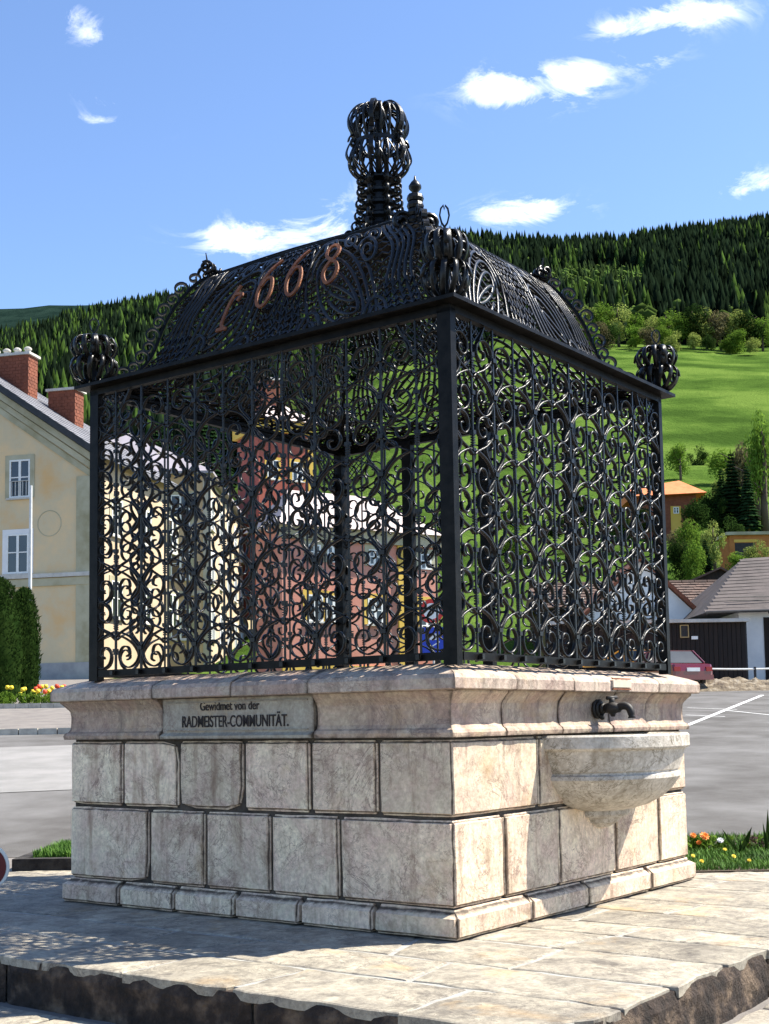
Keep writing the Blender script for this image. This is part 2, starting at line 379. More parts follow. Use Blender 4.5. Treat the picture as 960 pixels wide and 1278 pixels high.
# rough riser stones round the platform edge
def riser(p0,p1,name='riser_stone'):
    p0=Vector(p0);p1=Vector(p1);L=(p1-p0).length;t=(p1-p0)/L; nn=Vector((t.y,-t.x)); x=0
    while x<L:
        w=min(rs.uniform(1.2,2.4),L-x); b=MB(); nu=max(2,int(w/.06)); nv=6; v=[]
        for i in range(nu+1):
            for j in range(nv+1):
                q=p0+t*(x+.008+(w-.016)*i/nu); z=-.34+.322*j/nv
                e=1 if 0<i<nu and 0<j<nv else 0
                dsp=.018*noise.fractal(Vector((q.x*7,q.y*7,z*11)),1,2,3)*e-.02*(1-e)
                q2=q+nn*(dsp+.01); v.append(B(q2.x,q2.y,z))
        f=[(i*(nv+1)+j,(i+1)*(nv+1)+j,(i+1)*(nv+1)+j+1,i*(nv+1)+j+1) for i in range(nu) for j in range(nv)]
        m=len(v)
        for i in range(nu+1):
            for j in (0,nv): q=p0+t*(x+.008+(w-.016)*i/nu)-nn*.1; v.append(B(q.x,q.y,-.34+.322*j/nv))
        for i in range(nu): f.append((m+2*i,m+2*i+2,(i+1)*(nv+1),i*(nv+1))); f.append((i*(nv+1)+nv,(i+1)*(nv+1)+nv,m+2*i+3,m+2*i+1))
        b.add(v,f); b.obj(name,MM['rock'],plat); x+=w
riser((PA0+.30,PB0-.005),(7.,PB0-.005)); riser((PA0-.005,6.5),(PA0-.005,PB0+.34)); riser((PA0-.005,PB0+.34),(PA0+.30,PB0-.005))
# lower paving flags in front of the step
low=[]
for i in range(26):
    for j in range(3):
        a=-3.6+i*.62+(j%2)*.3; b0=PB0-.06-(j+1)*.52
        rough_slab(MB(),[(a+.012,b0+.012),(a+.6,b0+.02),(a+.61,b0+.5),(a,b0+.5)],-.32,-.258,seed=900+i*3+j).obj('lower_flagstone',MM['flag'],plat)
for i in range(9):
    for j in range(3):
        b0=PB0+i*.7; a=PA0-.05-(j+1)*.56
        rough_slab(MB(),[(a+.012,b0+.012),(a+.54,b0+.02),(a+.55,b0+.68),(a,b0+.68)],-.32,-.258,seed=1200+i*3+j).obj('lower_flagstone',MM['flag'],plat)

# ------------------------------------------------------------------ fountain block
H1,H2,H3,H4=.716,1.2,1.492,1.593; HP=.178
ft=empty('stone_fountain',B(BA/2,BB/2,0),'square pink and cream marble fountain block with inscription tablet and half round basin','fountain')
core=MB(); core.ab(.028,.028,.0,BA-.028,BB-.028,1.5); core.obj('mortar_bed',MM['mortar'],ft)
def stone(name,m,a0,b0,z0,a1,b1,z1,seed,jit=.013,bul=.006,cham=.014,topc=None,smooth=False,cut=None):
    """dressed block: ragged edges, slightly pillowed visible faces"""
    rr=random.Random(seed); b=MB(); n=[max(3,min(9,int(s/.07))) for s in (a1-a0,b1-b0,z1-z0)]
    chip=[]
    if m is MM['marble'] and z1-z0>.3 and a0>.1 and b0<.01:
        for (cx_,sx_) in ((a0,1),(a1,-1)):
            for (cz_,sz_) in ((z0,1),(z1,-1)):
                if rr.random()<.13: chip.append((cx_,cz_,sx_,sz_,rr.uniform(.035,.075)))
    ctr=Vector(((a0+a1)/2,(b0+b1)/2,(z0+z1)/2)); idx={}; v=[]; ed=[]
    so=Vector((rr.uniform(0,99),rr.uniform(0,99),rr.uniform(0,99)))
    def vert(i,j,k):
        if (i,j,k) in idx: return idx[(i,j,k)]
        t=[]
        for q,nn,l0,l1 in ((i,n[0],a0,a1),(j,n[1],b0,b1),(k,n[2],z0,z1)):
            # crowd samples to the edges
            x=q/nn
            if q==0: x=0
            elif q==nn: x=1
            elif q==1: x=cham/(l1-l0)*1.3
            elif q==nn-1: x=1-(topc if (topc and l0==z0 and l1==z1) else cham*1.3)/(l1-l0)
            t.append(l0+(l1-l0)*x)
        p=Vector(t); ext=sum(1 for q,nn in ((i,n[0]),(j,n[1]),(k,n[2])) if q in(0,nn))
        w=noise.noise_vector(p*5+so)
        if ext>=2: p+= (ctr-p).normalized()*0 ; 
        # pull edges in (chamfer) and wobble
        for ax,(q,nn,l0,l1) in enumerate(((i,n[0],a0,a1),(j,n[1],b0,b1),(k,n[2],z0,z1))):
            if q in(0,nn):
                sg=1 if q==0 else -1
                if ext>=2: p[ax]+=sg*(cham*.55+abs(w[ax])*jit*1.2)
                else: p[ax]-=sg*(bul*(.5+.9*w[ax]))
        if cut: p=cut(p)
        if chip:
            for (cx_,cz_,sx_,sz_,r_) in chip:
                u_=(p.x-cx_)*sx_; w_=(p.z-cz_)*sz_
                if b0<.01 and p.y<.12 and u_+w_<r_ and u_>-.05 and w_>-.05: k_=(r_-u_-w_)/2; p.x+=sx_*k_; p.z+=sz_*k_
        idx[(i,j,k)]=len(v); v.append(B(p.x,p.y,p.z)); ed.append(1. if ext>=2 else 0.)
        return idx[(i,j,k)]
    f=[]
    for ax in range(3):
        o=[x for x in range(3) if x!=ax]
        for side in (0,n[ax]):
            for p in range(n[o[0]]):
                for q in range(n[o[1]]):
                    c=[]
                    for dp,dq in ((0,0),(1,0),(1,1),(0,1)):
                        t=[0,0,0]; t[ax]=side; t[o[0]]=p+dp; t[o[1]]=q+dq; c.append(vert(*t))
                    f.append(tuple(c))
    b.v=[tuple(x) for x in v]; b.f=f; b.att={'edge':ed}
    o=b.obj(name,m,ft); return o
G=.0135  # half joint
def course(z0,z1,ja,jb,sd,name,m,depth=.26,out=0.,**k):
    """ja: joints on the shaded face, jb: joints on the sunlit face"""
    A=[-out]+ja+[BA+out]; Bj=[-out]+jb+[BB+out]; s=sd
    stone(name,m,A[0],Bj[0],z0+G,A[1]-G,Bj[1]-G,z1-G,s,**k)
    for i in range(1,len(A)-1):
        last=i==len(A)-2
        stone(name,m,A[i]+G,-out,z0+G,A[i+1]-(0 if last else G),depth if not last else .6,z1-G,s+i,**k)
    for i in range(1,len(Bj)-1):
        last=i==len(Bj)-2
        stone(name,m,-out,Bj[i]+G,z0+G,depth if not last else .6,Bj[i+1]-(0 if last else G),z1-G,s+20+i,**k)
    # two hidden sides, plain long stones
    stone(name,m,.62,BB-depth,z0+G,BA+out,BB+out,z1-G,s+50,**k); stone(name,m,BA-depth,.62,z0+G,BA+out,BB-depth-.02,z1-G,s+51,**k)
def chip(seedp):
    return None
course(HP-.0,H1,[.872,1.455,2.057,2.612],[.585,1.294,2.13,2.868],10,'marble_block',MM['marble'])
course(H1,H2,[.558,1.11,1.695,2.313,2.89],[1.04,2.75],110,'marble_block',MM['marble'])
# plinth with sloped top
def plcut(z1,h,dep):
    def c(p):
        if p.z>z1-.035:
            if p.x<.06: p.x+=dep
            if p.y<.06: p.y+=dep
            if p.x>BA-.06: p.x-=dep
            if p.y>BB-.06: p.y-=dep
        return p
    return c
course(.0,HP+.012,[.582,1.177,1.752,2.322,2.885],[.832,1.606,2.612],210,'plinth_stone',MM['marble'],out=.045,cut=plcut(HP,0,.035),jit=.012,topc=.042)
# frieze: lip, hollow, cove -- profile swept round; stones cut from it
FP=[(.034,1.205),(.038,1.232),(.030,1.25),(.010,1.262),(.000,1.285),(-.003,1.32),(-.003,1.37),(.002,1.41),(.012,1.43),(.016,1.432),(.030,1.452),(.055,1.478),(.058,1.492)]
CP=[(.094,1.490),(.106,1.498),(.108,1.56),(.094,1.585),(.03,1.612),(-.12,1.66)]
def profile_stone(name,m,side,t0,t1,prof,seed,mit0=False,mit1=False,depth=.2,**kw):
    rr=random.Random(seed); b=MB(); n=max(4,int((t1-t0)/.05)); v=[];ed=[]; Lm=BA if side=='L' else BB
    rows=prof+[(-depth,prof[-1][1]),(-depth,prof[0][1])]
    dz=rr.uniform(-.002,.002); do=rr.uniform(-.004,.004)
    for i in range(n+1):
        for j,(o,z) in enumerate(rows):
            oo=o+(do if j<len(prof) else 0); s=t0+(t1-t0)*i/n
            if mit0: s=max(s,t0) if i else -o       # mitred end: follows the offset
            if mit0 and i: s=-o+(t1+o)*i/n
            if mit1: s=t0+(Lm+o-t0)*i/n
            w=noise.noise(Vector((s*9+seed,z*14,o*5)))*.005 if j<len(prof) else 0
            e= .7 if i in(0,n) or j in(0,len(prof)-1) else 0.
            if i in (0,n) and not (mit0 and i==0) and not (mit1 and i==n) and j<len(prof): w-=.005
            if side=='L': v.append(B(s,-(oo+w),z+dz))
            else: v.append(B(-(oo+w),s,z+dz))
            ed.append(e)
    m_=len(rows); f=[]
    for i in range(n):
        for j in range(m_): k=(j+1)%m_; f.append((i*m_+j,(i+1)*m_+j,(i+1)*m_+k,i*m_+k))
    f.append(tuple(range(m_))); f.append(tuple(n*m_+j for j in range(m_)))
    b.v=[tuple(x) for x in v]; b.f=f; b.att={'edge':ed}; return b.obj(name,m,ft,**kw)
g2=.006
J=[0,1.05,2.465,BA]
for i in range(3):
    if i==1: continue
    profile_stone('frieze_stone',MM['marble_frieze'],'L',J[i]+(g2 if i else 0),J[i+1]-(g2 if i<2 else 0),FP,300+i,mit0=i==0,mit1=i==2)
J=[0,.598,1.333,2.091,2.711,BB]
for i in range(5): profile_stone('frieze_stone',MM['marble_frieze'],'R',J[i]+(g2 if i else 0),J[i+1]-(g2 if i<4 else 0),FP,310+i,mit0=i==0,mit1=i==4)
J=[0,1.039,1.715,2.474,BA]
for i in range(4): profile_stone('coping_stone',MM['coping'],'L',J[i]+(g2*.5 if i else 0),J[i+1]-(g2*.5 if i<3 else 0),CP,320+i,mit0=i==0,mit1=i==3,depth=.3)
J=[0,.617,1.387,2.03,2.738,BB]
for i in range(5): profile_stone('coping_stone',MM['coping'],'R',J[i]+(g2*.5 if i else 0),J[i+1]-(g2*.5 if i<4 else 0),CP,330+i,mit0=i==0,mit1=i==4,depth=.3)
b=MB(); b.ab(.25,.25,1.5,BA+.03,BB+.03,1.63); b.obj('coping_top',MM['coping'],ft)
# inscription tablet
tb=profile_stone('inscription_tablet',MM['tablet'],'L',1.05+.012,2.465-.012,[(.05,1.207),(.054,1.228),(.03,1.243),(.022,1.25),(.020,1.40),(.024,1.474),(.026,1.488)],340)
fr=MB()
for (x0,z0,x1,z1) in ((1.10,1.262,2.41,1.27),(1.10,1.455,2.41,1.463)): fr.ab(x0,-.028,z0,x1,-.018,z1)
fr.obj('tablet_border',MM['tablet'],tb)
def text(s,w,h,a_c,z_c,parent,mt,off,side='L',bold=.0,name='lettering',shear=0):
    c=bpy.data.curves.new('t','FONT'); c.body=s; c.extrude=.004; c.offset=bold; c.align_x='CENTER'; c.shear=shear
    o=bpy.data.objects.new('t',c); COL.objects.link(o); bpy.context.view_layer.update()
    me=bpy.data.meshes.new_from_object(o.evaluated_get(bpy.context.evaluated_depsgraph_get())); bpy.data.objects.remove(o)
    co=np.array([v.co[:] for v in me.vertices]); lo,hi=co.min(0),co.max(0)
    for v in me.vertices:
        x=(v.co.x-(lo[0]+hi[0])/2)/(hi[0]-lo[0])*w; y=(v.co.y-lo[1])/(hi[1]-lo[1])*h-h/2
        v.co=B(a_c-x,-off-v.co.z*.8,z_c+y)-Vector(parent['wo'])
    me.materials.clear(); me.materials.append(mt); q=bpy.data.objects.new(name,me); COL.objects.link(q); q.parent=parent; q['wo']=list(parent['wo']); return q
text('Gewidmet von der',.55,.062,1.80,1.432,tb,MM['letter'],.021,bold=.004,shear=.0)
text('RADMEISTER-COMMUNITÄT.',.98,.098,1.76,1.335,tb,MM['letter'],.021,bold=.004)
# metal tag on coping of the sunlit side
b=MB(); b.ab(-.122,1.93,1.525,-.106,2.22,1.575); b.obj('coping_plate',mat('plate_stone',(.5,.42,.3),(.6,.5,.4),5,.6),ft)
b=MB(); b.ab(-.119,1.93,1.583,-.106,2.22,1.592); b.ab(-.119,1.93,1.508,-.106,2.22,1.517); b.obj('plate_border',MM['iron_rust'],ft)
# half round basin
bc=1.92
def half_lathe(prof,n=36,e=.76,ax=1.0):
    b=MB(); 
    for r,z in prof:
        for k in range(n+1):
            a=PI*k/n; b.v.append(tuple(B(-r*e*math.sin(a)+.02,bc+r*ax*math.cos(a),z)))
    m=n+1
    for i in range(len(prof)-1):
        for k in range(n): b.f.append((i*m+k,i*m+k+1,(i+1)*m+k+1,(i+1)*m+k))
    return b
BP=[(.0,.98),(.5,1.0),(.72,1.12),(.735,1.178),(.76,1.192),(.795,1.194),(.81,1.18),(.812,1.105),(.80,1.092),(.775,1.085),(.745,1.02),(.715,.945),(.70,.938),(.702,.925),(.722,.915),(.725,.89),(.70,.865),(.65,.81),(.56,.745),(.44,.695),(.31,.665),(.2,.65)]
basin=half_lathe(BP).obj('basin',MM['basin'],ft,smooth=False)
for p in basin.data.polygons: p.use_smooth=True
basin.data.set_sharp_from_angle(angle=.6)
half_lathe([(.27,.68),(.265,.63),(.25,.615),(.21,.61),(.17,.57),(.09,.535),(.0,.525)],20).obj('basin_bracket',MM['basin'],basin)
MM['water']=mat('water',(.02,.03,.03),None,2,.05,.1)
half_lathe([(0,1.10),(.7,1.10)],24).obj('water',MM['water'],basin)
# tap: rose, body, lever, curved spout

tp=MB(); c0=Vector((1.88,1.375))
def AB(o,b_,z): k_=.8; return B(-o*k_,c0.x+(b_-c0.x)*k_,c0.y+(z-c0.y)*k_)
for r0,o0,o1 in ((.075,0.01,.03),(.058,.03,.05),(.037,.05,.09)):
    pts=[]
    tp.tube([AB(o0,c0.x,c0.y),AB(o1,c0.x,c0.y)],r0,12)
tp.tube([AB(.08,c0.x,c0.y),AB(.13,c0.x,c0.y),AB(.16,c0.x,c0.y),AB(.2,c0.x,c0.y),AB(.24,c0.x,c0.y)],[.03,.038,.052,.036,.03],10)
tap=tp.obj('tap',MM['black'],ft,smooth=True)
b=MB(); b.tube(catmull([AB(.22,c0.x,c0.y+.005),AB(.27,c0.x,c0.y+.02),AB(.32,c0.x,c0.y+.005),AB(.345,c0.x,c0.y-.04),AB(.35,c0.x,c0.y-.09)],3),[.028]*10+[.026,.022,.03],8); b.obj('spout',MM['black'],tap,smooth=True)
T1=[([AB(.16,c0.x,c0.y+.03),AB(.16,c0.x,c0.y+.09)],[.018,.022],'tap_stem'),([AB(.14,c0.x-.05,c0.y+.09),AB(.18,c0.x+.06,c0.y+.095)],.014,'tap_lever'),([AB(.17,c0.x,c0.y-.03),AB(.17,c0.x,c0.y-.075)],[.028,.014],'knob'),([AB(.04,c0.x+.02,c0.y-.06),AB(.06,c0.x+.02,c0.y-.1)],[.03,.012],'knob')]
for p_,r_,n_ in T1: MB().tube(p_,r_,7).obj(n_,MM['black'],tap,smooth=True)
#==PART2==
# ------------------------------------------------------------------ wrought iron cage
CA,CB_,LA,LB=-.056,0.,3.314,3.072; Z5,Z6=1.672,3.851
IR=MM['iron']; IS=MM['iron_scroll']
cage=empty('iron_cage',B(CA+LA/2,CB_+LB/2,Z5),'tall black wrought iron cage of scrollwork with humped roof, standing on the stone block','wrought iron cage')
def C(a,b_,z): return B(CA+a,CB_+b_,z)
def cbox(b,a0,b0,z0,a1,b1,z1): return b.ab(CA+a0,CB_+b0,z0,CA+a1,CB_+b1,z1)
# posts (angle iron)
for (a,b_,wa,wb) in ((0,0,.10,.06),(LA,0,-.09,.07),(0,LB,.08,-.055),(LA,LB,-.09,-.09)):
    q=MB(); cbox(q,min(a,a+wa),min(b_,b_+wb),Z5-.03,max(a,a+wa),max(b_,b_+wb),Z6); q.obj('corner_post',IR,cage)
for i in range(1,4):
    q=MB(); x=LA-0*i; y=LB; xa=LA*(1-i/4.); cbox(q,xa-.05,LB-.07,Z5,xa+.05,LB,Z6); q.obj('post',IR,cage)
# eaves: beam and projecting plate, four sides mitred by a few mm
OV=.085
def eaves():
    for nm,o,z0,z1,th in (('eaves_beam',0.0,Z6-.025,Z6+.024,.05),('eaves_plate',OV,Z6+.026,Z6+.05,.15)):
        q=MB(); cbox(q,-o,-o,z0,LA+o,-o+th,z1); q.obj(nm,IR,cage)
        q=MB(); cbox(q,-o,LB+o-th,z0,LA+o,LB+o,z1); q.obj(nm,IR,cage)
        q=MB(); cbox(q,-o,-o+th+.002,z0,-o+th,LB+o-th-.002,z1); q.obj(nm,IR,cage)
        q=MB(); cbox(q,LA+o-th,-o+th+.002,z0,LA+o,LB+o-th-.002,z1); q.obj(nm,IR,cage)
eaves()
# -- scroll shapes in the plane of a panel: x across, y up
WA=.27
def sc_mesh(name,pts,sx,sy,th=.0102,dp=.025,flip=False,n=3,ax='a'):
    p=catmull([(x,y,0) for x,y in pts],n)
    k=len(p)
    b=MB()
    if ax=='a': q=[-LV*0+LV*(v.x*sx*(-1 if flip else 1))+Vector((0,0,v.y*sy)) for v in p]; nr=RV
    else: q=[RV*(v.x*sx*(-1 if flip else 1))+Vector((0,0,v.y*sy)) for v in p]; nr=LV
    b.ribbon(q,nr,th,dp); return b
SA=[(0.03,1.03),(.30,.98),(.68,.80),(.93,.47),(.82,.16),(.52,.02),(.24,.14),(.16,.40),(.30,.60),(.50,.58),(.56,.40),(.44,.33)]
SB=[(0.03,-.12),(.22,.02),(.62,.22),(.93,.55),(.84,.86),(.58,1.0),(.30,.90),(.20,.62),(.34,.42),(.54,.46),(.58,.64),(.46,.68)]
SC=[(.97,-.25),(.80,.05),(.45,.20),(.12,.42),(.10,.75),(.32,.90),(.52,.75),(.44,.56),(.32,.60)]   # wing of the top band
SD=[(.02,-.62),(.16,-.46),(.40,-.10),(.40,.22),(.22,.36),(.10,.20),(.20,.06)]
SE=[(.02,.55),(.14,.40),(.36,.12),(.34,-.14),(.2,-.22),(.1,-.1)]
def panel_side(side,base,L,near):
    """side 'a' panels run along a (base b), side 'b' along b (base a)"""
    nb=12; w=L/nb; Pd=.5; z0=Z5+.055
    D=LV if side=='a' else RV; nrm=RV if side=='a' else LV
    def at(t,z,off=0.):
        return (C(t,base+off,z) if side=='a' else C(base+off,t,z))
    rm=MB(); o0,o1=(.0,.035)
    sg=1 if base<.1 else -1
    lo,hi=sorted((base+sg*.004,base+sg*.03))
    if side=='a': cbox(rm,.1,lo,Z5,L-.1,hi,Z5+.05)
    else: cbox(rm,lo,.08,Z5,hi,L-.08,Z5+.05)
    pan=rm.obj('side_panel',IR,cage)
    O=Vector(pan['wo'])
    off=sg*.017
    # bars
    bars={}
    for kind in (0,1):
        b=MB(); t=.0058 if kind else .0072
        pts=[(-t,-t),(t,-t),(t,t),(-t,t)]; zz=[Z5+.05,Z6-.03]
        vs=[D*x+nrm*y+Vector((0,0,z)) for z in zz for x,y in pts]
        b.add(vs,[(0,1,5,4),(1,2,6,5),(2,3,7,6),(3,0,4,7)])
        # beads and collars
        r=0
        for row in range(5):
            zr=z0+row*Pd
            for dz,hh,rr_ in (((.135,.013,.016),(.27,.010,.015),(.38,.013,.016)) if kind else ((.145,.014,.021),(.39,.014,.021))):
                z=zr+dz
                if z+hh>Z6-.05: continue
                vs=[D*x*rr_+nrm*y*rr_+Vector((0,0,z+q*hh)) for q in (-1,1) for x,y in ((-1,-1),(1,-1),(1,1),(-1,1))]
                b.add(vs,[(0,1,2,3),(4,7,6,5),(0,4,5,1),(1,5,6,2),(2,6,7,3),(3,7,4,0)])
            if kind:
                for q in range(5):
                    z=zr+.30+q*.016
                    if z>Z6-.06: continue
                    vs=[D*x*.012+nrm*y*.012+Vector((0,0,z+u_*.005)) for u_ in (-1,1) for x,y in ((-1,-1),(1,-1),(1,1),(-1,1))]
                    b.add(vs,[(0,1,2,3),(4,7,6,5),(0,4,5,1),(1,5,6,2),(2,6,7,3),(3,7,4,0)])
        bars[kind]=b.mesh('bar',IS)
    for i in range(1,nb):
        p=at(i*w,0,off); inst(bars[i%2],'bar',pan,p-O)
    # hooks along the bottom rail
    hk=MB()
    for i in range(1,nb):
        p=at(i*w,Z5+.03,base*0-sg*.0+(0))
        q0=at(i*w-.02,Z5+.012,-sg*.012)-Vector((0,0,0)); q1=at(i*w+.02,Z5+.036,sg*.006)
        vs=[]
        for z in (Z5+.008,Z5+.04):
            for o_ in (-.028,.0):
                for s_ in (-.014,.014): vs.append(at(i*w+s_,z,sg*o_))
        hk.add(vs,[(0,1,3,2),(4,6,7,5),(0,4,5,1),(1,5,7,3),(3,7,6,2),(2,6,4,0)])
    hk.obj('rail_hooks',IS,pan,kind='stuff')
    shapes={}
    for nm,pts,sy in (('A',SA,.265),('B',SB,.235),('C',SC,.2),('D',SD,.2),('E',SE,.22)):
        for fl in (False,True):
            shapes[nm,fl]=sc_mesh(nm,pts,w,sy,flip=fl,ax=side)
    meshes={k:v.mesh('scroll',IS,smooth=True) for k,v in shapes.items()} if near else None
    join=MB()
    def put(nm,fl,t,z):
        p=at(t,z,off)
        if near: inst(meshes[nm,fl],'scroll',pan,p-O)
        else:
            s=shapes[nm,fl]; join.add([Vector(v)+p for v in s.v],s.f)
    for i in range(1,nb,2):
        for row in range(5):
            z=z0+row*Pd
            for fl in (False,True):
                if row<4: put('A',fl,i*w,z)
                if row<4 and z+.265+.235<Z6-.02: put('B',fl,i*w,z+.265)
                elif row<4:
                    put('C',fl,i*w,z+.275)
    for i in range(0,nb+1,2):
        for row in range(4):
            z=z0+row*Pd
            for fl in (False,True):
                if (i==0 and fl) or (i==nb and not fl): continue
                put('D',fl,i*w,z+.285)
                if row: put('E',fl,i*w,z)
    if not near: join.obj('scrollwork',IS,pan,smooth=True,kind='stuff')
    # lattice in the two upper corners: crossing thin bars
    lt=MB()
    for t0,t1 in ((.09,.42),(L-.42,L-.09)):
        zt=Z6-.03; zb=Z6-.36
        for k in range(-5,8):
            for s_ in (1,-1):
                x0=t0+k*.055; pts=[]
                for j in range(9):
                    x=x0+j*.045*1.0 if s_>0 else x0+.33-j*.045; z=zb+j*.045
                    # quarter-round lower edge of the mesh
                    e=(x-t0)/(t1-t0); e=e if t0<1 else 1-e
                    if t0<=x<=t1 and z<=zt and z>zt-.33*(1-max(0,e)**1.8): pts.append(at(x,z,off+sg*.012))
                if len(pts)>1: lt.ribbon([pts[0],pts[-1]],nrm,.007,.009)
        arc=[]
        for j in range(13):
            e=j/12; x=t0+(t1-t0)*(e if t0<1 else 1-e); arc.append(at(x,zt-.33*(1-e**1.8),off+sg*.012))
        lt.ribbon(arc,nrm,.012,.03)
    lt.obj('corner_lattice',IS,pan,kind='stuff')
    return pan
panel_side('a',0,LA,True); panel_side('b',0,LB,True); panel_side('a',LB,LA,False); panel_side('b',LA,LB,False)
# inner tie bars and slack rods under the roof
for (p,q) in ((C(.1,.1,Z6-.55),C(LA-.1,.1+.0,Z6-.5)),):
    pass
# ---- roof: s = inset, h = height; u runs 0..1 along the side
RP=[(-.02,.0),(.10,.03),(.22,.07),(.32,.14),(.40,.26),(.45,.40),(.50,.55),(.56,.68),(.63,.79),(.72,.90),(.80,.96)]
RPc=catmull([(x,y,0) for x,y in RP],4)
KP=.62
def prof(t):
    x=t*(len(RPc)-1); i=min(int(x),len(RPc)-2); f=x-i; p=RPc[i].lerp(RPc[i+1],f); return p.x,p.y
ZR=Z6+.065
def roof(face,u,t):
    s,h=prof(t)
    if face in(0,2): Ls,Ld=LA,LB
    else: Ls,Ld=LB,LA
    x=s+(Ls-s-KP*s)*u; y=s; z=ZR+h
    if face==0: return C(x,y,z)
    if face==1: return C(y,x,z)
    if face==2: return C(x,LB-KP*y,z)
    return C(LA-KP*y,x,z)
def rn(face,u,t):
    e=.01; p=roof(face,u,t); a=roof(face,min(u+e,1),t)-roof(face,max(u-e,0),t); b_=roof(face,u,min(t+e,1))-roof(face,u,max(t-e,0)); n=a.cross(b_).normalized()
    c=C(LA/2,LB/2,ZR); 
    if n.dot(p-c)<0: n=-n
    return n
def strap(face,uv,th=.02,dp=.012,lift=0.):
    P3=[roof(face,min(1,max(0,u)),min(1,max(0,t))) for u,t in uv]; Nn=[rn(face,min(.99,max(.01,u)),min(.99,max(.01,t))) for u,t in uv]
    return MB().ribbon([p+n*lift for p,n in zip(P3,Nn)],Nn,th,dp)
def oval(cu,ct,ru,rt_,n=26,ph=0,tw=1.):
    return [(cu+ru*math.cos(2*PI*i/n+ph)*(abs(math.cos(2*PI*i/n))**.0),ct+rt_*math.sin(2*PI*i/n+ph)) for i in range(int(n*tw)+1)]
rr=random.Random(3)
for face in range(4):
    Lf=(LA if face%2==0 else LB)
    # hip bars are separate; the panel itself is a thin foot rail
    base=MB().ribbon([roof(face,i/20,.0) for i in range(1,20)],Vector((0,0,1)),.03,.014); pan=base.obj('roof_panel',IR,cage)
    def put(uv,name='strap',**k): strap(face,uv,**k).obj(name,IS,pan,smooth=True)
    # 1 nested long ovals (two fields), flattened like stretched spirals
    for cu,sg in ((.30,1),(.72,-1)):
        for k in range(5):
            ru=.022+.024*k; rt_=.07+.085*k
            put([(cu+x*ru+.05*y*sg,.50+y*rt_) for x,y in [(math.cos(a),math.sin(a)) for a in [2*PI*i/26+.3*sg for i in range(25 if k%2 else 27)]]],th=.023,dp=.013)
    # 2 bundles of wavy uprights
    for c0_,n_,sp in ((.055,5,.020),(.445,6,.019),(.87,5,.020)):
        for k in range(n_):
            u0=c0_+k*sp; am=.012; phs=k*.25
            put([(u0+am*math.sin(4.5*PI*j/22+phs)+.012*math.cos(1.5*j/22*PI),.02+.95*j/22) for j in range(23)],th=.023,dp=.013)
    # 3 chain rows across between bundles: fish-scale wave lines joined as one fabric
    fab=MB()
    for t0 in [i*.052+.05 for i in range(18)]:
        uv=[(.43+.15*j/16,t0+.02*math.sin(j*PI*.75)) for j in range(17)]
        s_=strap(face,uv,th=.014,dp=.012,lift=.008); fab.add(s_.v,s_.f)
        for c0_,c1_ in ((.045,.165),(.855,.975)):
            uv=[(c0_+(c1_-c0_)*j/14,t0+.018*math.sin(j*PI*.7)) for j in range(15)]
            s_=strap(face,uv,th=.013,dp=.012,lift=.008)
            if t0<.5: fab.add(s_.v,s_.f)
    nf=19
    for r_ in range(nf):
        t0=.03+.95*r_/nf
        uv=[(.012+.976*j/90,t0+.012*math.sin(j*PI*.5+r_*PI)+.05*math.sin(j/90*7+1)*math.sin(PI*t0)) for j in range(91)]
        s_=strap(face,uv,th=.011,dp=.010,lift=-.012); fab.add(s_.v,s_.f)
    fab.obj('wave_mesh',IS,pan,kind='stuff')
    # 4 foot arches: a row of low U curves sweeping along the eaves
    for k in range(9):
        c=.06+.11*k
        for r_ in (1,.66):
            put([(c+.062*r_*math.cos(a),.02+.17*r_*math.sin(a)) for a in [PI*j/12 for j in range(13)]],th=.023,dp=.013)
    # 5 C-scrolls along the top edge
    for k in range(10):
        c=.09+.09*k; sg=1 if k%2 else -1
        pts=[]
        for j in range(20):
            a=j/19*3.2*PI; r_=1-.8*j/19; pts.append((c+sg*.036*r_*math.cos(a),.86+.095*r_*math.sin(a)))
        put(pts,name='scroll',th=.023,dp=.014)
    # 6 loose spirals
    for c,t_,z_ in ((.20,.72,1),(.39,.30,-1),(.60,.74,-1),(.62,.26,1),(.815,.34,-1),(.17,.30,1)):
        pts=[]
        for j in range(26):
            a=j/25*3.6*PI; r_=1-.85*j/25; pts.append((c+z_*.04*r_*math.cos(a),t_+.13*r_*math.sin(a)))
        put(pts,name='scroll',th=.023,dp=.014,lift=.006)
# hip bars with crockets
def hip(k,t):
    s,h=prof(t); a=(s,LA-KP*s,LA-KP*s,s)[k]; b_=(s,s,LB-KP*s,LB-KP*s)[k]; return C(a,b_,ZR+h)
for k in range(4):
    dr=(C(LA/2,LB/2,0)-C((0,LA,LA,0)[k],(0,0,LB,LB)[k],0)).normalized(); out=-dr; sd=Vector((-dr.y,dr.x,0))
    pts=[hip(k,j/20) for j in range(21)]
    hb=MB().ribbon(pts,sd,.024,.03).obj('hip_bar',IR,cage)
    for m,t in enumerate((.13,.21,.29,.37,.44,.51,.58,.65,.73,.81,.9)):
        if k==0 and m<4: continue
        p=hip(k,t); tg=(hip(k,min(t+.05,1))-p).normalized(); n=(out-tg*out.dot(tg)); n=(n+Vector((0,0,.01))).normalized()
        r0=.058+.012*(m%2)
        sp=[]
        for j in range(17):
            a=j/16*2.4*PI; r_=r0*(1-.72*j/16); sp.append(p+n*(r0*.9-r_*math.cos(a)*.9)+tg*(r_*math.sin(a)))
        MB().ribbon(sp,sd,.014,.04).obj('crocket',IS,hb)
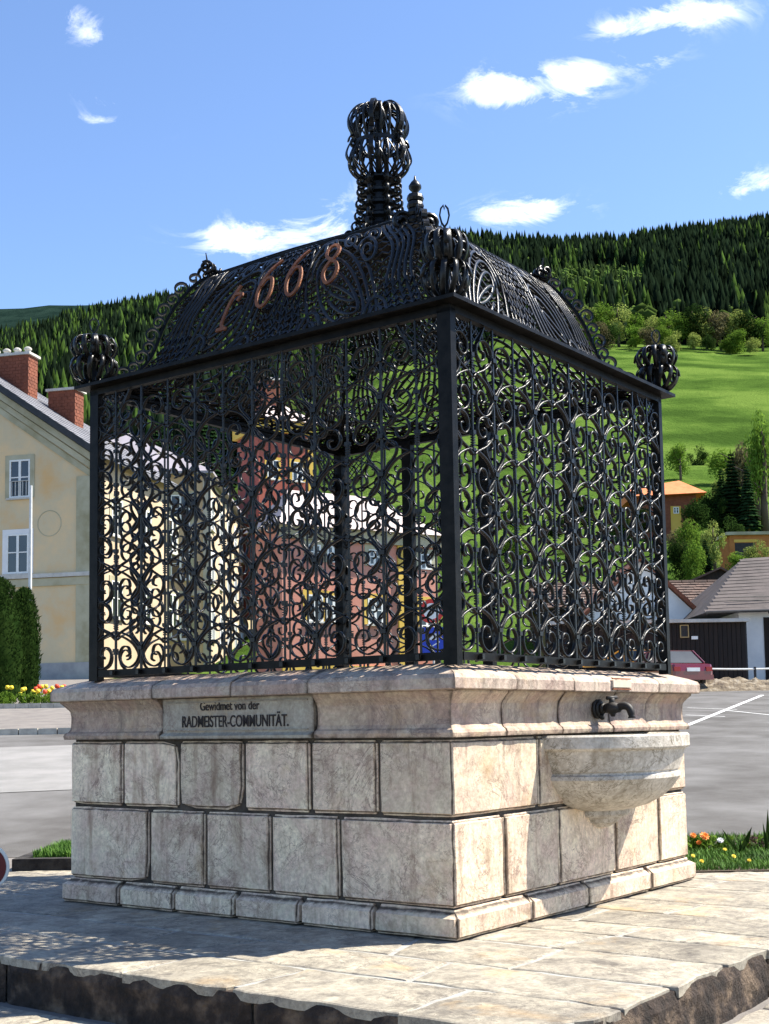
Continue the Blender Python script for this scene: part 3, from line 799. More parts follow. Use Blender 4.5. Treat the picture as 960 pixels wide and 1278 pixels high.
# roof cap: tented net from hip tops up to the neck
ctr=C(LA/2,LB/2,0)
s1,h1=prof(1); ZC=ZR+h1
def cap(face,u,t):
    Ls=LA if face%2==0 else LB
    x=s1+(Ls-(1+KP)*s1)*u; a,b_=((x,s1),(s1,x),(x,LB-KP*s1),(LA-KP*s1,x))[face]
    e=C(a,b_,ZC); n=Vector((ctr.x,ctr.y,0))+(e-Vector((ctr.x,ctr.y,ZC)))*.17/1.0; n.z=0
    q=e.lerp(Vector((n.x,n.y,ZC+.30)),t); q.z=ZC+.30*(t**1.25)+.035*math.sin(PI*t)
    return q
for face in range(4):
    cpn=MB().ribbon([cap(face,i/12,0) for i in range(13)],Vector((0,0,1)),.03,.02).obj('cap_panel',IR,cage)
    for k in range(1,20):
        u=k/20
        MB().ribbon([cap(face,u+.012*math.sin(t*9),t/10) for t in range(11)],Vector((0,0,1)),.018,.012).obj('strap',IS,cpn)
    fb=MB()
    for r_ in range(1,18):
        t=r_/18; fb.ribbon([cap(face,j/48,min(1,t+.024*math.sin(j*PI*.58+r_*PI))) for j in range(49)],Vector((0,0,1)),.016,.012)
    fb.obj('chain_mesh',IS,cpn,kind='stuff')
for k in range(4):
    f=(0,0,2,1)[k]; u=(0,1,1,1)[k]
    MB().ribbon([cap(f,u,t/10) for t in range(11)],Vector((0,0,1)),.04,.03).obj('cap_rib',IR,cage)
# pinnacles on the hip tops
for k in range(4):
    p=hip(k,1.0); out=(p-Vector((ctr.x,ctr.y,p.z))).normalized(); sd=Vector((-out.y,out.x,0))
    if k==0:
        pn=MB(); 
        for i in range(4):
            z=i*.055; pn.lathe([(0,z),(.055,z),(.062,z+.02),(.055,z+.045),(.05,z+.05),(0,z+.05)],p+Vector((0,0,-.06)),10)
        o=pn.obj('pinnacle',IS,cage,smooth=False)
        MB().lathe([(.0,0),(.02,.0),(.02,.012),(.045,.04),(.046,.06),(.03,.085),(.01,.105),(.006,.13),(0,.14)],p+Vector((0,0,.16)),12).obj('finial',IS,o,smooth=True)
        for sgn in (1,-1):
            sp=[]
            for j in range(20):
                a=j/19*3*PI; r_=.075*(1-.75*j/19); sp.append(p+sd*sgn*(.10-r_*math.cos(a))+Vector((0,0,-.05+r_*math.sin(a))))
            MB().ribbon(sp,out,.02,.05).obj('scroll',IS,smooth=True,parent=o)
    else:
        o=MB().tube([p+Vector((0,0,-.05)),p+out*.01+Vector((0,0,.08)),p+out*.03+Vector((0,0,.2))],[.03,.012,.004],6).obj('pinnacle',IS,cage)
        for m in range(5):
            sgn=1 if m%2 else -1; c=p+out*(.03-.02*m)+sd*sgn*.05*(m%3)+Vector((0,0,.03+.02*(m%2)))
            sp=[]
            for j in range(18):
                a=j/17*2.7*PI+m; r_=.062*(1-.75*j/17); sp.append(c+(out*math.cos(a)+Vector((0,0,1))*math.sin(a))*r_+sd*.004*j*sgn)
            MB().ribbon(sp,sd,.016,.035).obj('scroll',IS,smooth=True,parent=o)
# ---- corner crowns: two tiers of bulging ribbons with a loop on top
def crown_at(c,r,h,name,ang=0.,n=12):
    c=Vector(c)
    core=MB().lathe([(.03,0),(.035,.1*h),(.02,.3*h),(.035,.5*h),(.02,.7*h),(.03,.95*h),(.012,1.0*h)],c,8).obj(name,IR,cage)
    O=Vector(core['wo'])
    def strips(prof,n,tw,th,nm):
        pts0=catmull([(x,z,0) for x,z in prof],3); m=None
        for k in range(n):
            a0=ang+2*PI*k/n; pts=[]; nr=[]
            for j,v in enumerate(pts0):
                a=a0+tw*j/len(pts0); pts.append(c+Vector((math.cos(a)*v.x*r,math.sin(a)*v.x*r,v.y*h))); 
                nr.append(Vector((math.cos(a),math.sin(a),.3)).normalized())
            MB().ribbon(pts,nr,th,.008).obj(nm,IS,core,smooth=True)
    strips([(.25,.95),(.5,1.0),(.85,.95),(1.0,.78),(.85,.6),(.55,.52),(.5,.6)],n,.25,.036,'strap')
    strips([(.3,.52),(.7,.56),(.98,.46),(1.0,.28),(.75,.1),(.4,.03)],n,-.3,.034,'strap')
    for k in range(n//2):
        a=ang+2*PI*(k+.5)/(n//2); d_=Vector((math.cos(a),math.sin(a),0)); sp=[]
        for j in range(16):
            t=j/15*2.6*PI; q=.09*(1-.7*j/15)*h/.36; sp.append(c+d_*(.82*r+q*.5*math.cos(t))+Vector((0,0,(.30 if k%2 else .72)*h+q*math.sin(t))))
        MB().ribbon(sp,Vector((-d_.y,d_.x,0)),.012,.03).obj('scroll',IS,smooth=True,parent=core)
    # finial loop
    f=MB(); 
    f.tube([c+Vector((0,0,h*.95)),c+Vector((0,0,h*1.1))],[.016,.01],6)
    hp=[(0,1.1),(.12,1.16),(.2,1.27),(.15,1.37),(.04,1.42),(0,1.36),(-.04,1.42),(-.15,1.37),(-.2,1.27),(-.12,1.16),(0,1.1)]
    f.ribbon([c+Vector((x*r*1.0,0,z*h)) for x,z in hp],Vector((0,1,0)),.01,.016)
    f.obj('finial',IS,core)
zc=Z6+.065
crown_at(C(.08,.08,zc),.15,.44,'corner_crown'); crown_at(C(LA-.02,0.02,zc),.178,.37,'corner_crown',.2); crown_at(C(.02,LB-.02,zc),.165,.36,'corner_crown',.1); crown_at(C(LA-.05,LB-.05,zc),.155,.33,'corner_crown',.4)
# ---- neck and great double crown
ZN=ZC+.23; cz=Vector((ctr.x,ctr.y,ZN))
nk=MB().lathe([(.26,-.04),(.24,-.0),(.18,.05),(.13,.12),(.115,.16),(.14,.18),(.14,.2),(.115,.22),(.11,.27),(.135,.285),(.135,.305),(.11,.32),(.105,.37),(.13,.385),(.13,.405),(.10,.42),(.095,.47),(.14,.5),(.14,.52),(.10,.53)],cz,16).obj('neck',IS,cage,smooth=False)
for k in range(8):
    a=2*PI*k/8+.35; d_=Vector((math.cos(a),math.sin(a),0)); sdv=Vector((-d_.y,d_.x,0))
    for i,(rr0,zz,sz) in enumerate(((.27,.02,.05),(.21,.10,.05),(.185,.19,.045),(.175,.29,.042),(.165,.39,.04),(.165,.48,.036))):
        sp=[]
        for j in range(15):
            t=j/14*2.3*PI-.5*PI; q=sz*(1-.7*j/14); sp.append(cz+d_*(rr0-sz*.3+q*math.cos(t))+Vector((0,0,zz+q*math.sin(t))))
        MB().ribbon([cz+d_*(rr0-sz-.06)+Vector((0,0,zz-sz))]+sp,sdv,.012,.028).obj('scroll',IS,smooth=True,parent=nk)
def bulb(prof,n,tw,th,dp,name,parent,z0=.50,ph=0.):
    pts0=catmull([(x,z,0) for x,z in prof],4)
    for k in range(n):
        a0=2*PI*k/n+ph; pts=[];nr=[]
        for j,v in enumerate(pts0):
            a=a0+tw*j/len(pts0); pts.append(cz+Vector((math.cos(a)*v.x,math.sin(a)*v.x,z0+v.y))); nr.append(Vector((math.cos(a),math.sin(a),.15)).normalized())
        MB().ribbon(pts,nr,th,dp).obj(name,IS,parent,smooth=True)
cr=MB().tube([cz+Vector((0,0,.5)),cz+Vector((0,0,1.0))],[.03,.02],8).obj('great_crown',IR,cage)
LOW=[(.12,.0),(.17,.03),(.235,.10),(.243,.17),(.215,.25),(.19,.30)]
UPP=[(.185,.29),(.20,.34),(.225,.41),(.228,.49),(.20,.56),(.14,.595),(.07,.585),(.02,.54)]
bulb(LOW,20,.0,.019,.010,'strap',cr); bulb(UPP,20,.0,.019,.010,'strap',cr,ph=.1)
bulb(LOW,12,.9,.012,.008,'strap',cr); bulb(LOW,12,-.9,.012,.008,'strap',cr)
bulb(UPP,12,.9,.012,.008,'strap',cr); bulb(UPP,12,-.9,.012,.008,'strap',cr)
for k in range(6):
    a=2*PI*k/6+.3; d_=Vector((math.cos(a),math.sin(a),0))
    pts=[(.235,.12),(.27,.19),(.24,.28),(.195,.33),(.245,.42),(.24,.52),(.16,.61),(.06,.61),(.03,.5)]
    MB().ribbon([cz+d_*v.x+Vector((0,0,.5+v.y)) for v in catmull([(x,z,0) for x,z in pts],4)],d_,.034,.012).obj('broad_strap',IS,cr)
    sp=[]
    for j in range(16):
        t=j/15*2.5*PI; q=.06*(1-.7*j/15); sp.append(cz+d_*(.215+q*math.cos(t)*.6)+Vector((0,0,.80+q*math.sin(t))))
    MB().ribbon(sp,Vector((-d_.y,d_.x,0)),.012,.04).obj('scroll',IS,smooth=True,parent=cr)
for z,r_ in ((.50,.13),(.78,.20),(.795,.2)):
    MB().ribbon([cz+Vector((math.cos(2*PI*i/24)*r_,math.sin(2*PI*i/24)*r_,z)) for i in range(24)],Vector((0,0,1)),.014,.016,closed=True).obj('ring',IS,cr)
# ---- year 1668 in rusty iron on the shaded roof slope
def dig(ch):
    if ch=='1': return [[(.05,-.02),(.35,.02),(.2,.12),(.28,.45),(.45,.8),(.6,1.05)],[(.02,-.02),(.5,-.02)],[(.4,.82),(.85,.78),(.7,.62)]]
    if ch=='6': return [[(1.0,1.25),(.6,1.05),(.25,.72),(.12,.35),(.25,.05),(.55,-.03),(.85,.12),(.92,.4),(.75,.66),(.45,.68),(.22,.5)]]
    if ch=='8': return [[(.5,.5),(.15,.72),(.25,1.0),(.6,1.06),(.85,.86),(.7,.62),(.35,.45),(.1,.2),(.3,-.05),(.65,-.02),(.88,.2),(.75,.42),(.5,.5)]]
def uvdig(uc,tc,su,st,strokes):
    for j,s_ in enumerate(strokes):
        p=catmull([(x,y,0) for x,y in s_],4)
        uv=[(uc-(v.x-.5)*su,tc+(v.y-.5)*st) for v in p]
        strap(0,uv,th=.026,dp=.014,lift=.04).obj('numeral' ,MM['iron_rust'],cage,label='rusty brown iron stroke of the year 1668')
for ch,uc,tc in (('1',.695,.56),('6',.575,.64),('6',.465,.66),('8',.325,.68)):
    uvdig(uc,tc,(.066 if ch!='1' else .08),.23,dig(ch))
#==PART3==
# ------------------------------------------------------------------ houses
MM['plaster_ochre']=mat('ochre_plaster',(.66,.42,.19),(.76,.53,.28),.5,.9,.3,9,c3=(.60,.49,.31),detail=8,thr=(.3,.7))
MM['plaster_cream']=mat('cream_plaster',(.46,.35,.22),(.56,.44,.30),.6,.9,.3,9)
MM['plaster_grey']=mat('grey_plaster',(.42,.38,.30),(.5,.46,.38),.6,.9,.3,9)
MM['trim_olive']=mat('weathered_trim',(.30,.27,.16),(.46,.43,.30),.8,.9,.3,9,c3=(.40,.37,.25))
MM['plaster_red']=mat('red_plaster',(.30,.075,.05),(.38,.11,.075),.7,.9,.3,9)
MM['plaster_pink']=mat('pink_plaster',(.50,.20,.14),(.58,.27,.2),.7,.9,.3,9)
MM['plaster_beige']=mat('beige_plaster',(.48,.34,.20),(.56,.42,.27),.6,.9,.3,9)
MM['yellow']=mat('yellow_plaster',(.60,.38,.06),(.68,.46,.10),.8,.9,.2,9)
MM['whitewash']=mat('whitewash',(.66,.66,.66),(.78,.77,.75),1.2,.9,.3,12)
MM['slate']=mat('grey_shingles',(.12,.12,.135),(.20,.20,.22),1.2,.75,.3,12)
MM['slate_light']=mat('light_sheet_roof',(.42,.34,.32),(.5,.42,.40),.8,.7,.2,12)
MM['roof_brown']=mat('brown_roof_tiles',(.07,.045,.035),(.13,.08,.06),2,.85,.5,9)
MM['roof_greybrown']=mat('grey_brown_roof',(.055,.045,.042),(.10,.08,.075),1.5,.85,.4,9)
MM['roof_orange']=mat('orange_roof',(.62,.17,.05),(.72,.23,.08),2,.8,.3,9)
MM['brick']=mat('red_brick',(.14,.045,.025),(.22,.07,.038),3,.9,.4,20)
MM['concrete']=mat('concrete_cap',(.42,.40,.36),(.55,.53,.48),4,.9,.4)
MM['frame']=mat('white_window_frame',(.70,.70,.66),(.8,.8,.76),5,.6)
MM['glass']=mat('dark_glass',(.012,.015,.016),(.03,.035,.035),1,.08,spec=.8)
MM['curtain']=mat('curtain',(.2,.25,.2),(.4,.42,.38),9,.9)
MM['wood']=mat('dark_timber',(.010,.007,.006),(.022,.014,.010),6,.85,.5,stretch=(1,1,.15))
MM['wood_red']=mat('red_brown_timber',(.16,.05,.025),(.24,.08,.04),5,.85,.5)
MM['black_edge']=mat('black_verge',(.012,.012,.014),(.03,.03,.03),5,.5)
def house(name,label,cat,origin,rotz=0.,group=None):
    o=empty(name,origin,label,cat,group); o.rotation_euler=(0,0,rotz); return o
def hpart(b,name,m,par,**k):
    """geometry given in the house's own frame"""
    return b.obj(name,m,par,origin=None if par is None else Vector(par['wo']),**k) if False else _hp(b,name,m,par,**k)
def _hp(b,name,m,par,smooth=False,**k):
    o=bpy.data.objects.new(name,b.mesh(name,m,smooth)); COL.objects.link(o); o.parent=par
    for a,v in k.items(): o[a]=v
    return o
def window(h,x,z,w,hh,y=0,mt='frame',sill=True,surround=None,mull=True,bars=False,axis='x',sx=1):
    """window in the wall plane y (front, facing -y); axis 'y': wall plane x=y value facing +x"""
    def bx(b,u0,n0,z0,u1,n1,z1):
        if axis=='x': b.box(u0,y+n0,z0,u1,y+n1,z1)
        else: b.box(y-n1*sx,u0,z0,y-n0*sx,u1,z1)
    f=MB(); t=.075
    bx(f,x-w/2,-.05,z,x-w/2+t,.03,z+hh); bx(f,x+w/2-t,-.05,z,x+w/2,.03,z+hh); bx(f,x-w/2+t,-.05,z+hh-t,x+w/2-t,.03,z+hh); bx(f,x-w/2+t,-.05,z,x+w/2-t,.03,z+t)
    if mull: bx(f,x-.06,-.045,z+t,x+.06,.03,z+hh-t); bx(f,x-w/2+t,-.04,z+hh*.52,x-.06,.02,z+hh*.52+.05); bx(f,x+.06,-.04,z+hh*.52,x+w/2-t,.02,z+hh*.52+.05)
    fo=_hp(f,'window',MM[mt],h)
    g=MB(); bx(g,x-w/2+.02,-.012,z+.02,x+w/2-.02,.02,z+hh-.02); _hp(g,'pane',MM['glass'],fo)
    if sill: s=MB(); bx(s,x-w/2-.12,-.14,z-.09,x+w/2+.12,.02,z-.01); _hp(s,'sill',MM['concrete'],fo)
    if surround:
        s=MB(); e=.22
        bx(s,x-w/2-e,-.035,z-.02,x-w/2-.004,.02,z+hh+e); bx(s,x+w/2+.004,-.035,z-.02,x+w/2+e,.02,z+hh+e); bx(s,x-w/2-.004,-.035,z+hh+.004,x+w/2+.004,.02,z+hh+e)
        _hp(s,'surround',MM[surround],fo)
    if bars:
        s=MB()
        for i in range(5): bx(s,x-w/2+.15+i*(w-.3)/4-.012,-.10,z+.1,x-w/2+.15+i*(w-.3)/4+.012,-.07,z+hh*.42)
        bx(s,x-w/2+.05,-.105,z+hh*.42,x+w/2-.05,-.075,z+hh*.42+.03); _hp(s,'railing',MM['concrete'],fo)
    return fo
def shingles(par,p0,ux,uy,nx,ny,m,name='shingle',th=.03,cap=280,lab=None):
    """rows of overlapping pieces on a slope: p0 corner (eaves), ux along eaves, uy up the slope (full extents)"""
    ux=Vector(ux);uy=Vector(uy);p0=Vector(p0); nrm=ux.cross(uy).normalized()
    if nrm.z<0: nrm=-nrm
    w=ux/nx; h=uy/ny; b=MB()
    for j in range(ny):
        for i in range(nx):
            o=p0+w*(i+(.5 if j%2 else 0))+h*j
            if i==nx-1 and j%2: continue
            g_=w*.02; a=o+g_; c=o+w-g_; tk=nrm*(th*(1+.3*R_.random()))
            v=[a+nrm*.002,c+nrm*.002,c+h*1.1+nrm*.002,a+h*1.1+nrm*.002]; v2=[a+tk,c+tk,c+h*1.1+tk*.25,a+h*1.1+tk*.25]
            b.add(v+v2,[(0,3,2,1),(4,5,6,7),(0,1,5,4),(1,2,6,5),(2,3,7,6),(3,0,4,7)])
    _hp(b,name,m,par,kind='stuff')
# -- 1: ochre gable house at the left (wall at distance 57.6 m)
D1=57.6
def X(px,d): return P(px,800,d).x
def Z(px,py,d): return P(px,py,d).z
xR=X(117,D1); zg=ground(xR,D1)-.3
h1=house('gabled_house','ochre plastered gable house with grey shingle roof and two brick chimneys, nearest on the left','house',(xR,D1,zg),math.radians(-14))
zE=Z(117,566,D1)-zg; sl=(Z(0,490,D1)-Z(108,560,D1))/(X(108,D1)-X(0,D1)); Wd=15.; rh=sl*Wd/2
b=MB(); L1=8.
v=[(0,0,0),(-Wd,0,0),(-Wd,0,zE),(-Wd/2,0,zE+rh),(0,0,zE)]; b.add([*v,*[(x,L1,z) for x,y,z in v]],[(0,1,2,3,4),(5,9,8,7,6),(0,4,9,5),(1,6,7,2),(0,5,6,1),(4,3,8,9),(3,2,7,8)])
_hp(b,'wall',MM['plaster_ochre'],h1)
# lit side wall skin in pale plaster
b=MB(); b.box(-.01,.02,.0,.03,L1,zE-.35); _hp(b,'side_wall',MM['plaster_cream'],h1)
k=.45; nv=Vector((sl,0,1)).normalized()
rf=MB(); q0=Vector((.55,-.35,zE-.55*sl+.12)); q1=Vector((-Wd/2,-.35,zE+rh+.12)); q2=Vector((-Wd-.55,-.35,zE-.55*sl+.12))
for a_,c_ in ((q0,q1),(q1,q2)):
    rf.add([a_,c_,c_+Vector((0,L1+.7,0)),a_+Vector((0,L1+.7,0)),a_+Vector((0,0,.16)),c_+Vector((0,0,.16)),c_+Vector((0,L1+.7,.16)),a_+Vector((0,L1+.7,.16))],[(0,1,2,3),(4,7,6,5),(0,4,5,1),(1,5,6,2),(2,6,7,3),(3,7,4,0)])
ro=_hp(rf,'roof',MM['slate'],h1)
shingles(ro,q0+Vector((0,0.02,.165)),(0,L1+.66,0),q1-q0,24,20,MM['slate'],'shingle')
b=MB(); b.add([q0+Vector((.02,-.04,-.14)),q1+Vector((0,-.04,-.14)),q1+Vector((0,-.04,.2)),q0+Vector((.02,-.04,.2)),q0+Vector((.02,.03,-.14)),q1+Vector((0,.03,-.14)),q1+Vector((0,.03,.2)),q0+Vector((.02,.03,.2))],[(0,1,2,3),(4,7,6,5),(0,4,5,1),(1,5,6,2),(2,6,7,3),(3,7,4,0)]); _hp(b,'verge_board',MM['black_edge'],ro)
# raking cornice in steps
for i,(dz0,dz1,pr) in enumerate(((-.06,-.40,-.22),(-.41,-.72,-.13),(-.73,-1.05,-.06))):
    b=MB(); a_=Vector((.3-.1*i,0,zE-.3*sl)); c_=Vector((-Wd/2,0,zE+rh)); vs=[]
    for y_ in (pr,.02):
        vs+=[a_+Vector((0,y_,dz1)),c_+Vector((0,y_,dz1)),c_+Vector((0,y_,dz0)),a_+Vector((0,y_,dz0))]
    b.add(vs,[(0,1,2,3),(4,7,6,5),(0,4,5,1),(1,5,6,2),(2,6,7,3),(3,7,4,0)]); _hp(b,'cornice',MM['trim_olive'],h1)
b=MB(); b.box(-.85,-.06,.9,-.12,.0,zE-1.0); _hp(b,'pilaster',MM['trim_olive'],h1)
zb=Z(50,716,D1)-zg
b=MB(); b.box(-Wd,-.16,zb-.12,.08,.0,zb+.06); _hp(b,'band_course',MM['concrete'],h1)
b=MB(); b.box(-Wd,-.09,zb-.5,.05,.0,zb-.16); _hp(b,'band_course',MM['trim_olive'],h1)
b=MB(); b.box(-Wd,-.12,0,.06,.0,1.1); _hp(b,'plinth',mat('grey_base',(.26,.26,.27),(.34,.34,.34),2,.9),h1)
x1=X(13,D1)-xR
window(h1,x1,Z(13,617,D1)-zg,X(27,D1)-X(-2,D1),(Z(0,569,D1)-Z(0,617,D1)),surround='trim_olive',bars=True)
window(h1,X(11,D1)-xR,Z(13,713,D1)-zg,X(27,D1)-X(-4,D1),(Z(0,663,D1)-Z(0,713,D1)),surround='whitewash')
for i in range(1,3):
    for zz,hh in ((617,48),(713,50)): window(h1,x1-2.9*i,Z(13,zz,D1)-zg,1.1,hh/F*D1,surround='trim_olive')
for i in range(3):
    for zz in (3.2,7.0): window(h1,2.2+3.2*i,zz,1.1,1.7,y=.03,axis='y',surround='trim_olive')
# plaster ring left by a removed clock
b=MB(); rc=Vector((X(55,D1)-xR,-.004,Z(55,651,D1)-zg)); rr_=.58
b.ribbon([rc+Vector((rr_*math.cos(2*PI*i/28),0,rr_*math.sin(2*PI*i/28))) for i in range(28)],Vector((0,1,0)),.035,.02,closed=True); _hp(b,'plaster_ring',MM['trim_olive'],h1)
# chimneys
def chimney(par,px0,px1,pyt,pyb,d,pots,dx):
    cq=math.cos(math.radians(14)); sq=math.sin(math.radians(14)); xw=(X(px0,d)-xR); yw=d-D1; x0=xw*cq-yw*sq; x1=x0+X(px1,d)-X(px0,d); yl=xw*sq+yw*cq; z1=Z(px0,pyt,d)-zg; z0=Z(px0,pyb,d)-zg-1.6; y0=yl
    b=MB(); b.box(x0,y0,z0,x1,y0+dx,z1); c=_hp(b,'chimney',MM['brick'],par)
    b=MB()
    for j in range(int((z1-z0-.1)/.16)):
        zz=z0+.05+j*.16
        for i in range(int((x1-x0)/.3)):
            xx=x0+i*.3+(.15 if j%2 else 0)
            if xx+.28<x1: b.box(xx,y0-.02,zz,xx+.28,y0-.001,zz+.14)
        for i in range(int(dx/.3)):
            yy=y0+i*.3+(.15 if j%2 else 0)
            if yy+.28<y0+dx: b.box(x1+.001,yy,zz,x1+.02,yy+.28,zz+.14)
    _hp(b,'brick',MM['brick'],c,kind='stuff')
    b=MB(); b.box(x0-.1,y0-.1,z1,x1+.12,y0+dx+.1,z1+.12); _hp(b,'chimney_cap',MM['concrete'],c)
    for i in range(pots):
        b=MB(); b.lathe([(.13,0),(.16,.0),(.14,.18),(.19,.22),(.19,.30),(.1,.36),(0,.36)],(x0+.35+i*(x1-x0-.6)/max(1,pots-1),y0+.4,z1+.125),10); _hp(b,'chimney_pot',MM['concrete'],c)
chimney(h1,-22,38,447,495,D1+5,4,.9); chimney(h1,58,95,489,522,D1+5.,0,.9)
# -- 2: long house behind, hipped grey roof
D2=80.; x2=X(258,D2); z2=ground(x2,D2)-.5
h2=house('long_house','long beige and cream house with low grey roof behind the left of the cage','house',(x2,D2,z2))
zE2=Z(258,592,D2)-z2; W2=11.5; L2=36.
b=MB(); b.box(-W2,0,0,0,L2,zE2); _hp(b,'wall',MM['plaster_beige'],h2)
b=MB(); b.box(-.01,.05,0,.05,L2-.05,zE2-.1); _hp(b,'side_wall',MM['plaster_cream'],h2)
zr2=Z(200,541,D2+5)-z2
b=MB(); e=.5; v=[(-W2-e,-e,zE2),(e,-e,zE2),(e,L2+e,zE2),(-W2-e,L2+e,zE2),(-W2/2,5,zr2),(-W2/2,L2-5,zr2)]
v+= [(x,y,z+.15) for x,y,z in v[:4]]
b.add([v[i] for i in (0,1,2,3,6,7,8,9,4,5)],[(0,3,2,1),(0,1,5,4),(1,2,6,5),(2,3,7,6),(3,0,4,7),(4,5,8),(5,6,9,8),(6,7,9),(7,4,8,9)]); rf2=_hp(b,'roof',mat('lilac_sheet_roof',(.25,.23,.25),(.33,.30,.33),.8,.7,.2,12),h2)
for zz in (2.3,6.0,9.4):
    for i in range(4): window(h2,-1.6-2.9*i,zz,1.2,1.9,surround='trim_olive')
    for i in range(8): window(h2,2.5+4.2*i,zz,1.2,1.9,y=.05,axis='y',surround='whitewash')
for i in range(5): b=MB(); b.box(-W2*i/4-.2 if i<4 else -W2,-.08,.0,-W2*i/4+.3 if i<4 else -W2+.4,0,zE2-.05); _hp(b,'pilaster',MM['plaster_grey'],h2)
b=MB(); b.box(-W2,-.12,5.0,.0,-.0,5.3); _hp(b,'band_course',MM['plaster_grey'],h2)
# -- 3: tall red house with ochre cornice
D3=100.; x3=X(392,D3); z3=ground(x3,D3)-.8; W3=(X(392,D3)-X(322,D3))/.95; L3=4.
h3=house('tall_red_house','tall dark red house with ochre cornice and pale hipped roof behind the cage','house',(x3,D3,z3),math.radians(30))
zE3=Z(350,545,D3)-z3
b=MB(); b.box(-W3,0,0,0,L3,zE3); _hp(b,'wall',MM['plaster_red'],h3)
b=MB(); b.box(-W3-.3,-.3,zE3,.3,L3+.3,zE3+.9); _hp(b,'cornice',MM['yellow'],h3)
b=MB(); v=[(-W3-.6,-.6,zE3+.9),(.6,-.6,zE3+.9),(.6,L3+.6,zE3+.9),(-W3-.6,L3+.6,zE3+.9),(-W3/2,L3/2,zE3+3.0)]
b.add(v,[(0,3,2,1),(0,1,4),(1,2,4),(2,3,4),(3,0,4)]); _hp(b,'roof',MM['slate_light'],h3)
b=MB(); b.box(-W3*.8,L3*.3,zE3+1.2,-W3*.8+1.5,L3*.3+1.4,zE3+4.4); cc=_hp(b,'chimney',MM['brick'],h3)
b=MB(); b.box(-W3*.8-.1,L3*.3-.1,zE3+4.4,-W3*.8+1.6,L3*.3+1.5,zE3+4.6); _hp(b,'chimney_cap',MM['concrete'],cc)
b=MB(); b.box(-.35,-.08,0,.06,0,zE3); _hp(b,'pilaster',MM['yellow'],h3)
for i in range(2):
    for zz in (6.5,10.5): window(h3,-W3*.28-2.1*i,zz,.9,1.5,surround='yellow')
# -- 4: low pink house
D4=62.; x4=X(548,D4); z4=ground(x4,D4)-.3; W4=(X(548,D4)-X(322,D4))/1.03; L4=2.6
h4=house('pink_house','low pink red house with yellow base and pilasters, seen through the middle of the cage','house',(x4,D4,z4),math.radians(32))
zE4=Z(430,672,D4)-z4
b=MB(); b.box(-W4,0,0,0,L4,zE4); _hp(b,'wall',MM['plaster_pink'],h4)
b=MB(); b.box(-W4-.15,-.18,zE4-.55,.15,0,zE4-.002); _hp(b,'cornice',MM['trim_olive'],h4)
b=MB(); b.box(-W4-.05,-.1,0,.05,0,.75); _hp(b,'plinth',MM['yellow'],h4)
b=MB(); zt4=zE4+1.9; b.add([(-W4-.4,-.5,zE4),(.4,-.5,zE4),(.4,L4+.5,zE4),(-W4-.4,L4+.5,zE4),(-W4+1,L4/2,zt4),(-3,L4/2,zt4)],[(0,3,2,1),(0,1,5,4),(1,2,5),(2,3,4,5),(3,0,4)]); _hp(b,'roof',MM['slate_light'],h4)
for px in (497,):
    b=MB(); xx=X(px,D4)-x4; b.box(xx-.35,-.12,.76,xx+.35,0,zE4-.56); _hp(b,'pilaster',MM['yellow'],h4)
for px in (372,397,455,530):
    window(h4,X(px,D4)-x4,Z(px,712,D4)-z4,.62,.75,surround='trim_olive',sill=False); window(h4,X(px,D4)-x4,Z(px,783,D4)-z4,.8,1.2,surround='yellow')
# -- right: hillside house with orange hipped roof
D5=118.; x5=X(830,D5); z5=Z(860,676,D5)
h5=house('hillside_house','red brown hillside house with bright orange hipped roof, right of the cage','house',(x5,D5,z5))
W5=X(876,D5)-x5; zE5=Z(850,618,D5)-z5
b=MB(); b.box(-2.,0,-3,W5,6,zE5); _hp(b,'wall',MM['wood_red'],h5)
b=MB(); xa=X(843,D5)-x5; b.box(xa,-.03,-3,xa+.95,0.,zE5-1.0); _hp(b,'yellow_panel',MM['yellow'],h5)
window(h5,xa+.5,zE5-1.7,.5,.6,y=-.03,sill=False)
b=MB(); zt5=Z(864,596,D5)-z5; v=[(-2.6,-.8,zE5-.15),(W5+.8,-.8,zE5+.1),(W5+1.5,6.8,zE5+.1),(-2.6,6.8,zE5-.15),(W5-1.2,1.4,zt5),(W5-.6,4.6,zt5+.1),(-2.6,3,zt5-.5)]
b.add(v,[(0,1,4,6),(1,2,5,4),(2,3,6,5),(4,5,6),(0,6,3),(0,3,2,1)]); rf5=_hp(b,'roof',MM['roof_orange'],h5)
# -- small orange hut
D6=92.; x6=X(916,D6); z6=Z(930,702,D6)
h6=house('garden_hut','small orange plastered hut with flat grassy roof on the slope at the right edge','hut',(x6,D6,z6))
W6=X(975,D6)-x6; zE6=Z(930,668,D6)-z6
b=MB(); b.box(0,0,-2,W6,3,zE6); _hp(b,'wall',mat('orange_plaster',(.40,.15,.04),(.5,.2,.06),2,.9),h6)
b=MB(); b.box(-.3,-.3,zE6,W6+.3,3.3,zE6+.22); _hp(b,'roof',MM['trim_olive'],h6)
b=MB(); b.box(.35,-.02,-.4,1.8,.0,zE6-.55); _hp(b,'doorway',MM['black'],h6)
b=MB(); b.box(.3,-.04,zE6-.5,1.9,-.0,zE6-.3); _hp(b,'lintel',MM['yellow'],h6)
